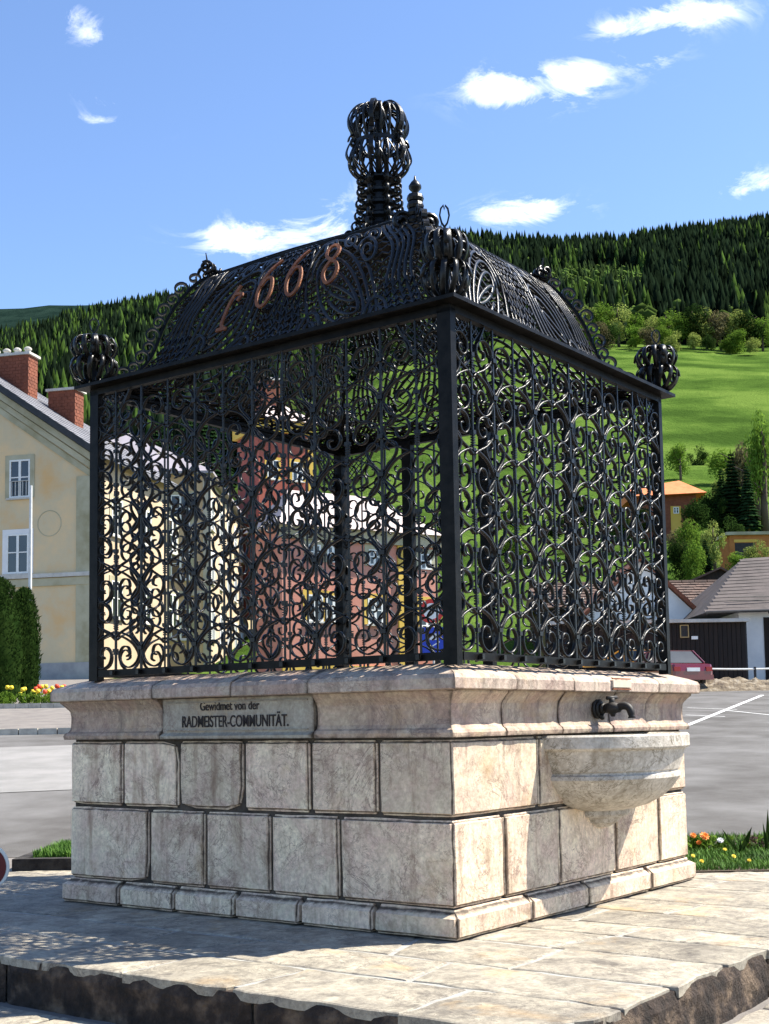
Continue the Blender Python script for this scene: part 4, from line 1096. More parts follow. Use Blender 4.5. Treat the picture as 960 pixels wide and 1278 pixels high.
# -- white gabled outbuilding, verge falling to the right
D7=60.; x7=X(878,D7); z7=ground(x7,D7)-.2
h7=house('white_outbuilding','white rendered outbuilding with red brown verge beside the cage','outbuilding',(x7,D7,z7))
za=Z(880,773,D7)-z7; zb7=Z(838,733,D7)-z7; sl7=(zb7-za)/(X(880,D7)-X(838,D7)); Wl=5.6
b=MB(); v=[(0,0,0),(-Wl,0,0),(-Wl,0,za),(-Wl/2,0,za+sl7*Wl/2),(0,0,za)]; b.add([*v,*[(x,7,z) for x,y,z in v]],[(0,1,2,3,4),(5,9,8,7,6),(0,4,9,5),(1,6,7,2),(0,5,6,1),(4,3,8,9),(3,2,7,8)]); _hp(b,'wall',MM['whitewash'],h7)
rf=MB(); q0=Vector((.4,-.3,za-.4*sl7+.05)); q1=Vector((-Wl/2,-.3,za+sl7*Wl/2+.05)); q2=Vector((-Wl-.4,-.3,za-.4*sl7+.05))
for a_,c_ in ((q0,q1),(q1,q2)):
    rf.add([a_,c_,c_+Vector((0,7.6,0)),a_+Vector((0,7.6,0)),a_+Vector((0,0,.2)),c_+Vector((0,0,.2)),c_+Vector((0,7.6,.2)),a_+Vector((0,7.6,.2))],[(0,1,2,3),(4,7,6,5),(0,4,5,1),(1,5,6,2),(2,6,7,3),(3,7,4,0)])
rf7=_hp(rf,'roof',MM['wood_red'],h7)
shingles(rf7,q0+Vector((0,.05,.205)),(0,7.5,0),q1-q0,16,12,MM['roof_brown'],'roof_tile')
# -- brown tiled low roof behind
D8=72.; x8=X(745,D8); z8=ground(x8,D8)
h8=house('tiled_barn','low barn with dark brown tiled roof behind the white outbuilding','barn',(x8,D8,z8)); ze8=Z(870,757,D8)-z8; zt8=Z(870,727,D8+3)-z8; W8=X(925,D8)-x8+2
b=MB(); b.box(-3,0.3,-.5,W8-.3,6,ze8); _hp(b,'wall',MM['wood'],h8)
b=MB(); b.add([(-3.3,-.2,ze8),(W8,-.2,ze8),(W8,3.2,zt8),(-3.3,3.2,zt8),(W8,6.6,ze8),(-3.3,6.6,ze8)],[(0,1,2,3),(3,2,4,5),(0,3,5),(1,4,2),(0,5,4,1)]); r8=_hp(b,'roof',MM['roof_brown'],h8)
shingles(r8,(-3.3,-.22,ze8+.01),(W8+3.3,0,0),(0,3.4,zt8-ze8),30,9,MM['roof_brown'],'roof_tile',th=.07)
b=MB(); 
for i in range(18): b.tube([(-3.3+i*(W8+3.3)/18,3.2,zt8+.05),(-3.3+(i+.94)*(W8+3.3)/18,3.2,zt8+.05)],.13,6)
_hp(b,'ridge_tile',MM['roof_brown'],r8,kind='stuff')
D9=80.; x9=X(900,D9); z9=Z(900,745,D9)
h9=house('dark_shed','small dark shed with shallow gable roof among the shrubs behind the barn','shed',(x9,D9,z9))
b=MB(); v=[(-1.9,0,-2),(1.9,0,-2),(1.9,0,.55),(.1,0,1.75),(-1.9,0,.9)]; b.add([*v,*[(x,3,z) for x,y,z in v]],[(0,1,2,3,4),(5,9,8,7,6),(0,5,6,1),(1,6,7,2),(4,9,5,0)]); _hp(b,'wall',MM['wood'],h9)
b=MB(); b.add([(-2.3,-.3,.85),(.1,-.3,1.85),(2.3,-.3,.55),(-2.3,3.3,.85),(.1,3.3,1.85),(2.3,3.3,.55),(-2.3,-.3,.73),(.1,-.3,1.73),(2.3,-.3,.43),(-2.3,3.3,.73),(.1,3.3,1.73),(2.3,3.3,.43)],[(0,1,4,3),(1,2,5,4),(6,9,10,7),(7,10,11,8),(0,6,7,1),(1,7,8,2),(2,8,11,5),(0,3,9,6)]); _hp(b,'roof',MM['roof_brown'],h9)
# -- big grey-brown roof house at right edge
DA=56.; xa=X(941,DA); zA=ground(xa,DA)-.2
hA=house('farmhouse','white walled farmhouse with large hipped grey brown roof at the right edge','house',(xa,DA,zA))
zEa=Z(941,762,DA)-zA
b=MB(); b.box(-.6,0,0,8,9,zEa); _hp(b,'wall',MM['whitewash'],hA)
b=MB(); b.box(.45,-.04,0,.9,-.0,zEa-.3); _hp(b,'corner_strip',MM['wood'],hA)
ztA=Z(945,697,DA+4.5)-zA
xl=X(878,DA)-xa
b=MB(); v=[(xl,-.6,zEa-.1),(X(925,DA)-xa+.2,-.6,zEa-.05),(8.5,-.6,zEa+.1),(8.5,9.6,zEa+.1),(xl,9.6,zEa-.1),(xl+3.1,4.5,ztA),(8.5,4.5,ztA+.4)]
b.add(v,[(0,1,5),(1,2,6,5),(0,5,4),(5,6,3,4),(0,4,3,2,1),(2,3,6)]); rA=_hp(b,'roof',MM['roof_greybrown'],hA)
n_=10
b=MB()
for j in range(16):
    t=j/16; a_=Vector(v[0]).lerp(Vector(v[5]),t); c_=Vector(v[2]).lerp(Vector(v[6]),t)
    nn=Vector((0,-.5,.87))*.02
    b.add([a_,c_,c_+nn,a_+nn,a_+Vector((0,.25,.14)),c_+Vector((0,.25,.14))],[(0,1,2,3),(3,2,5,4)])
_hp(b,'tile_course',MM['roof_greybrown'],rA,kind='stuff')
b=MB(); b.tube([(.5,-.75,zEa-.12),(.7,-.5,zEa-.5),(.85,-.12,zEa-.8),(.85,-.12,.2)],.05,8); b2=_hp(b,'downpipe',MM['black_edge'],hA)
b=MB(); b.tube([(xl,-.72,zEa-.1),(8.5,-.72,zEa+.05)],.06,8); _hp(b,'gutter',MM['black_edge'],rA)
b=MB()
for z_ in (.45,.62): b.tube([(xl+1.2,-.6+z_*1.4,zEa+z_),(7,-.6+z_*1.4,zEa+z_)],.02,4)
_hp(b,'snow_rail',MM['black_edge'],rA,kind='stuff')
# -- dark flat roofed shed with barn doors
DB=54.; xb=X(840,DB); zB=ground(xb,DB)-.1
hB=house('open_shed','dark timber shed with flat concrete edged roof in front of the white outbuilding','shed',(xb,DB,zB))
WB=X(933,DB)-xb; zEb=Z(880,777,DB)-zB
b=MB(); b.box(-5.2,.05,0,WB,3.,zEb); _hp(b,'wall',MM['black'],hB)  # dark wall extended to the left to stand in for deep shade and hedges
for i in range(int((WB+5.1)/.19)):
    b=MB(); xx=-5.15+i*.19; b.box(xx,-.0+.01*R_.random()-.02,.08,xx+.17,.045,zEb-.02); _hp(b,'plank',MM['wood'],hB)
b=MB(); b.box(-5.3,-.25,zEb,WB+.05,3.2,zEb+.14); _hp(b,'roof',MM['concrete'],hB)
for s_ in ((0.95,0.,1.9),):
    f=MB(); x0,x1,zz0,zz1=X(849,DB)-xb,X(860,DB)-xb,Z(850,796,DB)-zB,Z(850,780,DB)-zB
    f.box(x0,-.07,zz0,x0+.04,-.03,zz1); f.box(x1-.04,-.07,zz0,x1,-.03,zz1); f.box(x0+.04,-.07,zz0,x1-.04,-.03,zz0+.04); f.box(x0+.04,-.07,zz1-.04,x1-.04,-.03,zz1); w_=_hp(f,'notice_frame',mat('brass_frame',(.35,.25,.1),None,4,.5),hB)
    f=MB(); f.box(x0+.03,-.045,zz0+.03,x1-.03,-.032,zz1-.03); _hp(f,'notice_board',MM['black'],w_)
f=MB(); f.box(X(863,DB)-xb,-.06,Z(0,812,DB)-zB,X(871,DB)-xb,-.035,Z(0,808,DB)-zB+.0); _hp(f,'plate',MM['frame'],hB)
# ------------------------------------------------------------------ cars
def car(label,loc,rz,paint,L=4.1,W=1.66,H=1.38,group=None):
    o=empty('parked_car',loc,label,'car',group); o.rotation_euler=(0,0,rz)
    gc=MM['glass']
    pr=[(-L/2,.30),(-L/2-.0,.62),(-L/2+.05,.86),(-L/2+.55,.92),(-L/2+.62,.93),(L/2-1.35,.88),(L/2-.25,.74),(L/2,.58),(L/2,.30)]
    b=MB(); m=len(pr); vs=[]
    for y,ins in ((-W/2,0.07),(-W/2+.09,0),(W/2-.09,0),(W/2,.07)):
        for x,z in pr: vs.append((x*(1-ins*.25),y,z-ins*.3 if z>.5 else z))
    f=[(i*m+j,(i+1)*m+j,(i+1)*m+j+1,i*m+j+1) for i in range(3) for j in range(m-1)]
    f+=[tuple(range(m)),tuple(3*m+j for j in range(m))[::-1],(0,m,2*m,3*m,4*m-1,3*m-1,2*m-1,m-1)]
    b.add(vs,f); body=_hp(b,'body',paint,o)
    # cabin
    cb=[(-L/2+.42,.92),(-L/2+.85,H-.03),(-L/2+1.3,H),(L/2-2.0,H-.01),(L/2-1.25,.9)]
    b=MB(); vs=[]
    for y0,y1 in ((-W/2+.08,-W/2+.25),(W/2-.08,W/2-.25)):
        for i,(x,z) in enumerate(cb): vs.append((x,y1 if i in(1,2,3) else y0,z))
    b.add(vs,[(0,1,6,5),(2,7,8,3)[::1],(1,2,7,6),(3,8,9,4),(0,4,3,2,1),(5,6,7,8,9)]); cabin=_hp(b,'cabin',gc,o)
    b=MB(); b.box(-L/2+.88,-W/2+.245,H-.035,L/2-2.02,W/2-.245,H+.012); _hp(b,'roof',paint,o)
    for s_ in (-1,1):
        for (x0,z0,x1,z1) in ((-L/2+.40,.92,-L/2+.86,H-.01),(-.12,.92,-.12,H-.01),(L/2-1.23,.9,L/2-1.99,H-.01)):
            b=MB(); b.tube([(x0,s_*(W/2-.075),z0),(x1,s_*(W/2-.235),z1)],.035,6); _hp(b,'pillar',paint,o)
        for x in (-L/2+.72,L/2-.78):
            w=MB(); Mx=Matrix.Translation((x,s_*(W/2-.09),.30))@Matrix.Rotation(PI/2,4,'X')
            w.lathe([(0,-.1),(.24,-.1),(.30,-.08),(.30,.08),(.24,.1),(0,.1)],(0,0,0),16,M=Mx); wh=_hp(w,'wheel',MM['black'],o)
            w=MB(); w.lathe([(0,-.108),(.17,-.106),(.18,-.1)],(0,0,0),12,M=Mx); w.lathe([(0,.108),(.17,.106),(.18,.1)],(0,0,0),12,M=Mx); _hp(w,'rim',MM['frame'],wh)
        b=MB(); b.box(-L/2-.012,s_*(W/2-.16)-.13,.60,-L/2+.05,s_*(W/2-.16)+.13,.76); _hp(b,'tail_light',mat('red_lens',(.3,.01,.01),None,3,.2),o)
        b=MB(); b.box(L/2-.12,s_*(W/2-.2)-.12,.5,L/2+.01,s_*(W/2-.2)+.12,.62); _hp(b,'headlight',MM['frame'],o)
        b=MB(); b.box(L/2-1.45,s_*(W/2+.06)-.07,.9,L/2-1.3,s_*(W/2+.06)+.07,1.02); _hp(b,'mirror',paint,o)
    b=MB(); b.box(-L/2-.06,-W/2+.02,.30,-L/2+.1,W/2-.02,.47); _hp(b,'bumper',paint,o)
    b=MB(); b.box(L/2-.1,-W/2+.02,.30,L/2+.06,W/2-.02,.45); _hp(b,'bumper',paint,o)
    b=MB(); b.box(-L/2-.02,-.27,.60,-L/2+.01,.27,.73); _hp(b,'number_plate',MM['frame'],o)
    return o
def carpaint(n,c): return mat(n,c,None,2,.25,spec=.6,coat=.5)
p=Vector((X(823,48),48.,0)); p.z=ground(p.x,p.y)
car('red hatchback seen from behind, parked beside the right foot of the cage',p,math.radians(112),carpaint('red_car_paint',(.15,.003,.008)))
p=Vector((X(775,53.),53.,0)); p.z=ground(p.x,p.y)
car('yellow orange car parked behind the bottom rail of the sunlit cage side',p,math.radians(170),carpaint('yellow_car_paint',(.75,.30,.01)))
# ------------------------------------------------------------------ signs, pole, rope, mound
sg=empty('road_sign',gpx(541,846) if False else Vector((X(541,42),42,ground(X(541,42),42))),'round red and white road sign above a square blue sign on one post','road sign')
zz=ground(X(541,42),42); O=Vector(sg['wo'])
def sgo(b,n,m,par): return b.obj(n,m,par)
b=MB().tube([O,Vector((O.x,O.y,Z(541,745,42)))],.035,8).obj('pole',MM['concrete'],sg)
zc_=Z(541,763,42); Mx=Matrix.Translation((O.x-.05,O.y-.06,zc_))@Matrix.Rotation(PI/2,4,'X')
red=mat('sign_red',(.6,.03,.02),None,3,.4); blue=mat('sign_blue',(.015,.05,.42),None,3,.4)
d_=MB().lathe([(0,0),(.40,0),(.40,.012),(0,.012)],(0,0,0),28,M=Mx).obj('round_plate',red,sg)
MB().lathe([(0,.013),(.26,.013),(.26,.017),(0,.017)],(0,0,0),28,M=Mx).obj('white_disc',MM['frame'],d_)
z0=Z(541,815,42); z1=Z(541,783,42); b=MB().box(O.x-.36,O.y-.065,z0,O.x+.34,O.y-.045,z1).obj('square_plate',blue,sg)
b2=MB().box(O.x-.12,O.y-.071,z0+.42,O.x+.10,O.y-.066,z0+.62).obj('white_mark',MM['frame'],b)
MB().ribbon([(O.x-.2,O.y-.068,z0+.12),(O.x+.2,O.y-.068,z0+.36)],Vector((0,1,0)),.035,.006).obj('white_stroke',MM['frame'],b)
# flag pole
xp=X(37,45.); zp=ground(xp,45.); fp=MB().tube([(xp,45,zp),(xp,45,Z(37,606,45.))],[.075,.05],10)
fp.obj('pole',mat('pole_white',(.5,.5,.48),(.62,.62,.6),5,.5),label='slender pale flag pole standing in front of the ochre house',category='flag pole')
# round sign at the left edge, close by
xs_,ds_=X(-15,9.6),9.6; cz_=Z(-15,1081,ds_); sg2=empty('round_sign',(xs_,ds_,0),'dark round traffic sign with white rim low at the left edge of the picture','road sign')
Mx=Matrix.Translation((xs_,ds_,cz_))@Matrix.Rotation(PI/2+.15,4,'X')
o=MB().lathe([(0,0),(.172,0),(.178,.006),(.172,.012),(0,.012)],(0,0,0),40,M=Mx).obj('rim',MM['frame'],sg2)
MB().lathe([(0,.013),(.155,.013),(.155,.018),(0,.018)],(0,0,0),40,M=Mx).obj('dark_disc',mat('maroon_sign',(.10,.012,.015),(.14,.02,.02),6,.5),sg2)
MB().tube([(xs_,ds_+.03,-.26),(xs_,ds_+.03,cz_+.1)],.022,8).obj('post',MM['concrete'],sg2)
# barrier rope / bar right
DBR=49.; b=MB(); xl_,xr_=X(868,DBR),X(1010,DBR); zb_=Z(900,834,DBR)
pts=[(xl_+(xr_-xl_)*i/12,DBR,zb_-.05*math.sin(PI*i/12)+.0) for i in range(13)]
rp=empty('barrier',((xl_+xr_)/2,DBR,ground(xl_,DBR)),'thin white barrier rail on short posts in front of the dark shed','barrier')
MB().tube(pts,.04,6).obj('rail',MM['frame'],rp)
for x_ in (xl_,X(941,DBR),xr_): MB().tube([(x_,DBR,ground(x_,DBR)-.1),(x_,DBR,zb_+.03)],.05,8).obj('post',MM['black_edge'],rp)
# earth mound
mm=mat('rubble',(.10,.075,.05),(.3,.26,.2),3,.95,1.,8,c3=(.18,.14,.09),dist=.1)
b=MB(); n1,n2=60,14; x0,x1=X(842,47.5),X(1050,47.5)
for i in range(n1+1):
    for j in range(n2+1):
        x=x0+(x1-x0)*i/n1; y=46.+3.0*j/n2; e=math.sin(PI*j/n2)*min(1,i/4); hgt=(.42-.22*i/n1)*e
        b.v.append((x,y,ground(x,y)+hgt+(noise.fractal(Vector((x*2.2,y*2.2,1)),1,2,4)*.16+.04)*e-.02))
b.f=[(i*(n2+1)+j,(i+1)*(n2+1)+j,(i+1)*(n2+1)+j+1,i*(n2+1)+j+1) for i in range(n1) for j in range(n2)]
tag(b.obj('rubble_mound',mm),'low brown mound of earth and rubble along the edge of the parking area','rubble',kind='stuff')

# ------------------------------------------------------------------ vegetation
def leafmat(name,c1,c2,attr=None,rnd=.0,sc=1.5,tr=True):
    m=mat(name,c1,c2,sc,.8,attr=attr,rnd=rnd,spec=.0)
    if tr:
        t=m.node_tree; pb=[n for n in t.nodes if n.type=='BSDF_PRINCIPLED'][0]; src=pb.inputs['Base Color'].links[0].from_socket
        o=[n for n in t.nodes if n.type=='OUTPUT_MATERIAL'][0]; tl=N(t,'ShaderNodeBsdfTranslucent'); t.links.new(src,tl.inputs[0]); mx=N(t,'ShaderNodeMixShader'); mx.inputs[0].default_value=.42
        t.links.new(pb.outputs[0],mx.inputs[1]); t.links.new(tl.outputs[0],mx.inputs[2]); t.links.new(mx.outputs[0],o.inputs[0])
    return m
MM['leaf']=leafmat('fresh_leaves',(.085,.16,.02),(.15,.24,.035),rnd=.25)
MM['leaf_dark']=leafmat('dark_leaves',(.015,.035,.008),(.035,.065,.015),rnd=.25)
MM['leaf_pale']=leafmat('pale_spring_leaves',(.17,.22,.05),(.26,.31,.08),rnd=.25)
MM['leaf_brown']=leafmat('brownish_budding_leaves',(.10,.085,.045),(.16,.15,.07),rnd=.2)
MM['needle']=leafmat('spruce_needles',(.007,.018,.007),(.018,.038,.012),rnd=.3,tr=False)
MM['needle_mass']=leafmat('forest_needles',(.55,.55,.55),(1.2,1.2,1.2),attr='tint',sc=.15,tr=False)
MM['bark']=mat('bark',(.06,.04,.028),(.12,.09,.06),5,.9,.6)
def leafblob(n,rx,ry,rz,sz,seed,lumps=9,up=0.35,base=0.):
    """crown: many small leaf faces spread through several overlapping lumps"""
    r=random.Random(seed); b=MB(); L=[]
    for i in range(lumps):
        a=r.uniform(0,2*PI); h=r.uniform(-.75,.85); q=math.sqrt(max(0,1-h*h))*r.uniform(.25,.72)
        L.append((Vector((q*math.cos(a)*rx,q*math.sin(a)*ry,h*rz*.8)),r.uniform(.32,.55)))
    for i in range(n):
        c,s=r.choice(L); d=Vector((r.gauss(0,1),r.gauss(0,1),r.gauss(0,1))).normalized(); rad=s*(r.random()**.35)
        p=c+Vector((d.x*rx*rad,d.y*ry*rad,d.z*rz*rad)); p.z+=base
        nrm=(d+Vector((r.gauss(0,.6),r.gauss(0,.6),r.gauss(up,.6)))).normalized(); t=nrm.orthogonal().normalized(); t=(Matrix.Rotation(r.uniform(0,6.28),3,nrm)@t); w=nrm.cross(t); s1=sz*r.uniform(.6,1.4)
        b.add([p-t*s1,p-w*s1*.5,p+t*s1,p+w*s1*.5],[(0,1,2,3)])
    return b
def leafy_mesh(nm,n,rx,ry,rz,sz,seed,m,**k): 
    me=leafblob(n,rx,ry,rz,sz,seed,**k).mesh(nm,m,fix=False); return me
CRN={}
for i in range(3):
    for mn in ('leaf','leaf_pale','leaf_dark','leaf_brown'): CRN[mn,i]=leafy_mesh('crown',2600,1,1,1,.062,40+i,MM[mn],lumps=12)
def trunkmesh(seed,h=1.,r=.03,br=7):
    rr=random.Random(seed); b=MB(); b.tube([(0,0,-.1*h),(rr.uniform(-.02,.02),0,.3*h),(rr.uniform(-.04,.04),rr.uniform(-.04,.04),.62*h),(0,0,.9*h)],[r*1.3,r,r*.6,r*.15],7)
    for i in range(br):
        a=rr.uniform(0,6.28); z=h*rr.uniform(.28,.7); l=h*rr.uniform(.12,.26); b.tube([(0,0,z),(math.cos(a)*l*.5,math.sin(a)*l*.5,z+l*.45),(math.cos(a)*l,math.sin(a)*l,z+l*.75)],[r*.45,r*.3,r*.08],5)
    return b.mesh('trunk',MM['bark'],smooth=True)
TRK=[trunkmesh(i) for i in range(3)]
def tree(x,y,h,w,mn,label,cat='tree',group=None,name='broadleaf_tree',trunk=True,z=None,seed=0,low=.12):
    z=ground(x,y) if z is None else z
    o=empty(name,(x,y,z),label,cat,group); o.rotation_euler=(0,0,R_.uniform(0,6.28))
    if trunk: t=inst(TRK[seed%3],'trunk',o); t.scale=(h,h,h)
    c=inst(CRN[mn,seed%3],'crown',o,(0,0,h*(low+(1-low)/2))); k=1.0
    c.scale=(w/2/.98,w/2/.98,h*(1-low)/2/.95)
    return o
def at_px(px,py,d): q=P(px,py,d); return q.x,q.y,q.z
# conifer meshes
def conifer_geo(tiers,sides,seed,h=1.,r=.16,jag=.35):
    rr=random.Random(seed); V=[];Fc=[]
    for t in range(tiers):
        z0=.04+.9*t/tiers*h; rt_=r*(1-t/tiers)**.85+.012; z1=min(h,z0+ (1.9 if t<tiers-1 else 1.2)*.95*h/tiers)
        if t==tiers-1: z1=h
        o=len(V); a0=rr.uniform(0,6)
        for k in range(sides*2):
            a=a0+PI*k/sides; q=rt_*(1+rr.uniform(-.2,.25)) if k%2==0 else rt_*(1-jag)
            V.append((q*math.cos(a),q*math.sin(a),z0-(.03*h if k%2==0 else -.02*h)+rr.uniform(-.01,.01)))
        V.append((rr.uniform(-.006,.006),rr.uniform(-.006,.006),z1))
        for k in range(sides*2): Fc.append((o+k,o+(k+1)%(sides*2),o+sides*2))
    return np.array(V),np.array(Fc)
def spruce_mesh(seed,m,full=True):
    rr=random.Random(seed); b=MB(); n=22
    for t in range(n):
        z=.06+.9*(t/n)**.95; R0=.17*(1-z)**.8+.008
        k=max(5,int(11*(1-t/n))+3); a0=rr.uniform(0,6)
        for i in range(k):
            a=a0+2*PI*i/k+rr.uniform(-.2,.2); l=R0*rr.uniform(.7,1.2); d=Vector((math.cos(a),math.sin(a),0)); s=Vector((-d.y,d.x,0)); w=l*.34+.006
            p=Vector((0,0,z)); tip=p+d*l+Vector((0,0,-.28*l+.0)); mid=p+d*l*.55+Vector((0,0,.02*l))
            b.add([p,mid+s*w-Vector((0,0,.02)),tip,mid-s*w-Vector((0,0,.02)),mid+Vector((0,0,.012))],[(0,1,4),(1,2,4),(2,3,4),(3,0,4)])
    b.tube([(0,0,.9),(0,0,1.0)],[.006,.001],4)
    return b.mesh('crown',m,fix=False)
SPR=[spruce_mesh(i,MM['needle']) for i in range(3)]
def spruce(x,y,h,w,label,group=None,z=None,i=0):
    z=ground(x,y) if z is None else z
    o=empty('spruce',(x,y,z),label,'spruce',group); o.rotation_euler=(0,0,R_.uniform(0,6.28))
    c=inst(SPR[i%3],'crown',o); c.scale=(w/.34,w/.34,h); t=inst(TRK[i%3],'trunk',o); t.scale=(h*.5,h*.5,h*.5); return o
# forest: many conifers as one wood, the nearest ones single
fr_=np.random.RandomState(5)
tmpl=[conifer_geo(4,5,i) for i in range(5)]
bmp=[]
for i in range(3):  # round-crowned trees for the mass
    rr=random.Random(70+i); V=[];Fc=[]
    for l in range(5):
        c=Vector((rr.uniform(-.12,.12),rr.uniform(-.12,.12),rr.uniform(.3,.78))); q=rr.uniform(.14,.22); o=len(V)
        for (x,y,z) in ((1,0,0),(-1,0,0),(0,1,0),(0,-1,0),(0,0,1.2),(0,0,-1),(.7,.7,.5),(-.7,.6,.4),(.6,-.7,.4),(-.6,-.7,.5)): V.append((c.x+x*q,c.y+y*q,c.z+z*q))
        for f in ((0,6,4),(6,2,4),(2,7,4),(7,1,4),(1,9,4),(9,3,4),(3,8,4),(8,0,4),(0,2,6),(2,1,7),(1,3,9),(3,0,8),(0,5,2),(2,5,1),(1,5,3),(3,5,0)): Fc.append(tuple(o+k for k in f))
    bmp.append((np.array(V),np.array(Fc)))
VV=[];FF=[];CC=[];off=0; singles=[]
def tint_for(u,d,kind):
    r=fr_.rand()
    base=np.array([.0065,.0120,.0062])*(.5+1.1*fr_.rand())
    lar=.03+.40*sm(noise.noise(Vector((u*14,d*.012,2))),.05,.4)
    if u<-.02: lar+=.16
    if r<lar: base=np.array([.030,.056,.012])*(.6+.9*fr_.rand())
    if kind==1: base=np.array([.05,.08,.018])*(.7+.7*fr_.rand())
    return base
def forest_edge(u):
    # lower edge of the wood as a distance, by direction
    return lerp_k(u,[(-.9,210),(-.25,210),(-.12,230),(-.02,330),(.05,420),(.12,425),(.2,420),(.3,410),(.9,380)])
cnt=0; pts=[]
for i in range(200000):
    u=fr_.uniform(-.40,.40); d=math.sqrt(fr_.uniform(200**2,905**2))
    e=forest_edge(u)
    if d<e: continue
    # keep density ~ 1 per 34 m2 ; area sample
    pts.append((u,d))
    if len(pts)>=21000: break
for (u,d) in pts:
    x,y=u*d,d; z=ground(x,y)
    # young stand: pale clearing on the right slope
    clear=(((u-.168)/.045)**2+((d-600)/100)**2<1)
    edge=d-forest_edge(u)
    kind=1 if (fr_.rand()<(.04 if edge>25 else .3) or (clear and fr_.rand()<.5)) else 0
    h=fr_.uniform(11,20)*(0.55 if clear else 1)*(.75 if kind else 1)
    if u<-.25: h*=.9
    col=tint_for(u,d,kind)
    if clear: col=col*1.2+np.array([.016,.026,.006])
    singles.append((d,u,x,y,z,h,kind,col))
singles.sort(key=lambda t:t[0])
# nearest visible conifers as things
near=[s for s in singles if s[6]==0 and -.31<s[1]<.31][:150]; nid=set(id(s) for s in near)
def join_trees(lst,name,label):
    V=[];Fc=[];Cc=[];off=0
    for s in lst:
        d,u,x,y,z,h,kind,col=s
        v,f=(bmp if kind else tmpl)[fr_.randint(3 if kind else 5)]
        a=fr_.uniform(0,6.28); ca,sa=math.cos(a),math.sin(a); wd=h*fr_.uniform(.85,1.25)*(1.2 if kind else 1)
        q=np.stack([(v[:,0]*ca-v[:,1]*sa)*wd+x,(v[:,0]*sa+v[:,1]*ca)*wd+y,v[:,2]*h+z-.6],1)
        V.append(q); Fc.append(f+off); Cc.append(np.repeat(col[None,:],len(v),0)); off+=len(v)
    V=np.concatenate(V);Fc=np.concatenate(Fc);Cc=np.concatenate(Cc)
    me=bpy.data.meshes.new(name); me.vertices.add(len(V)); me.vertices.foreach_set('co',V.ravel()); me.loops.add(Fc.size); me.loops.foreach_set('vertex_index',Fc.ravel().astype(np.int32)); me.polygons.add(len(Fc)); me.polygons.foreach_set('loop_start',np.arange(0,Fc.size,3,dtype=np.int32)); me.update(calc_edges=True)
    at=me.color_attributes.new('tint','FLOAT_COLOR','POINT'); at.data.foreach_set('color',np.concatenate([Cc,np.ones((len(Cc),1))],1).ravel()); me.materials.append(MM['needle_mass'])
    o=bpy.data.objects.new(name,me); COL.objects.link(o); tag(o,label,'forest',kind='stuff')
join_trees([s for s in singles if id(s) not in nid and s[1]<0],'forest','dense mixed conifer forest covering the left hillside')
join_trees([s for s in singles if id(s) not in nid and s[1]>=0],'forest','dark spruce forest covering the right hillside above the meadow')
for i,s in enumerate(near):
    d,u,x,y,z,h,kind,col=s
    o=spruce(x,y,h,h*.33,'dark spruce at the lower edge of the hillside forest','spruces along the lower forest edge',z=z-.4,i=i)
# far ridge at the left, blue of the haze put into its forest colour
b=MB(); KK=[(-.9,300),(-.5,330),(-.34,378),(-.30,374),(-.27,373),(-.24,370),(-.2,368),(.9,380)]
rows=[]
for i in range(91):
    u=-.9+i*.02; py=lerp_k(u,KK); d=3200.; zt=EZ+(908-py)/F*d
    rows.append([Vector((u*q,q,z+noise.noise(Vector((u*40,q*.01,0)))*14)) for q,z in ((1500,60),(2000,zt*.35),(2600,zt*.72),(3200,zt),(3600,zt*.9))])
vs=[v for r in rows for v in r]; b.add(vs,[(i*5+j,(i+1)*5+j,(i+1)*5+j+1,i*5+j+1) for i in range(90) for j in range(4)])
b.obj('far_hills',mat('hazy_far_forest',(.007,.016,.013),(.014,.028,.022),.02,.95,1.,.05,dist=6.,spec=0.),fix=False,smooth=True,origin=(0,0,0),kind='structure')
# broadleaf trees along the foot of the wood (right)
rr=random.Random(12)
row=[(748,432,'leaf_pale'),(766,428,'leaf'),(785,425,'leaf_pale'),(806,428,'leaf'),(828,420,'leaf_pale'),(846,412,'leaf'),(862,415,'leaf'),(880,424,'leaf_dark'),(897,414,'leaf_pale'),(915,412,'leaf_brown'),(934,408,'leaf_pale'),(950,424,'leaf_dark'),(968,420,'leaf')]
nm={'leaf_pale':'pale green','leaf':'fresh green','leaf_dark':'dark green','leaf_brown':'brownish budding'}
ords='first second third fourth fifth sixth seventh eighth ninth tenth eleventh twelfth thirteenth fourteenth'.split()
for i,(px,py,mn) in enumerate(row):
    d=400-(px-748)*.02; x=X(px,d); hh=rr.uniform(10,15)
    tree(x,d,hh,hh*.85,mn,ords[i]+' tree from the left in the row along the top of the meadow, '+nm[mn],group='broadleaf trees along the top of the meadow',seed=i)
for i in range(14):
    px=700+i*20+rr.uniform(-6,6); d=rr.uniform(378,392); mn=rr.choice(['leaf','leaf_dark','leaf_pale','leaf_brown']); x=X(px,d); hh=rr.uniform(5,9)
    tree(x,d,hh,hh*1.1,mn,'low bush at the top of the meadow, '+ords[i]+' from the left under the tree row',group='bushes at the top of the meadow',seed=i,low=.02,name='bush',cat='bush',trunk=False)
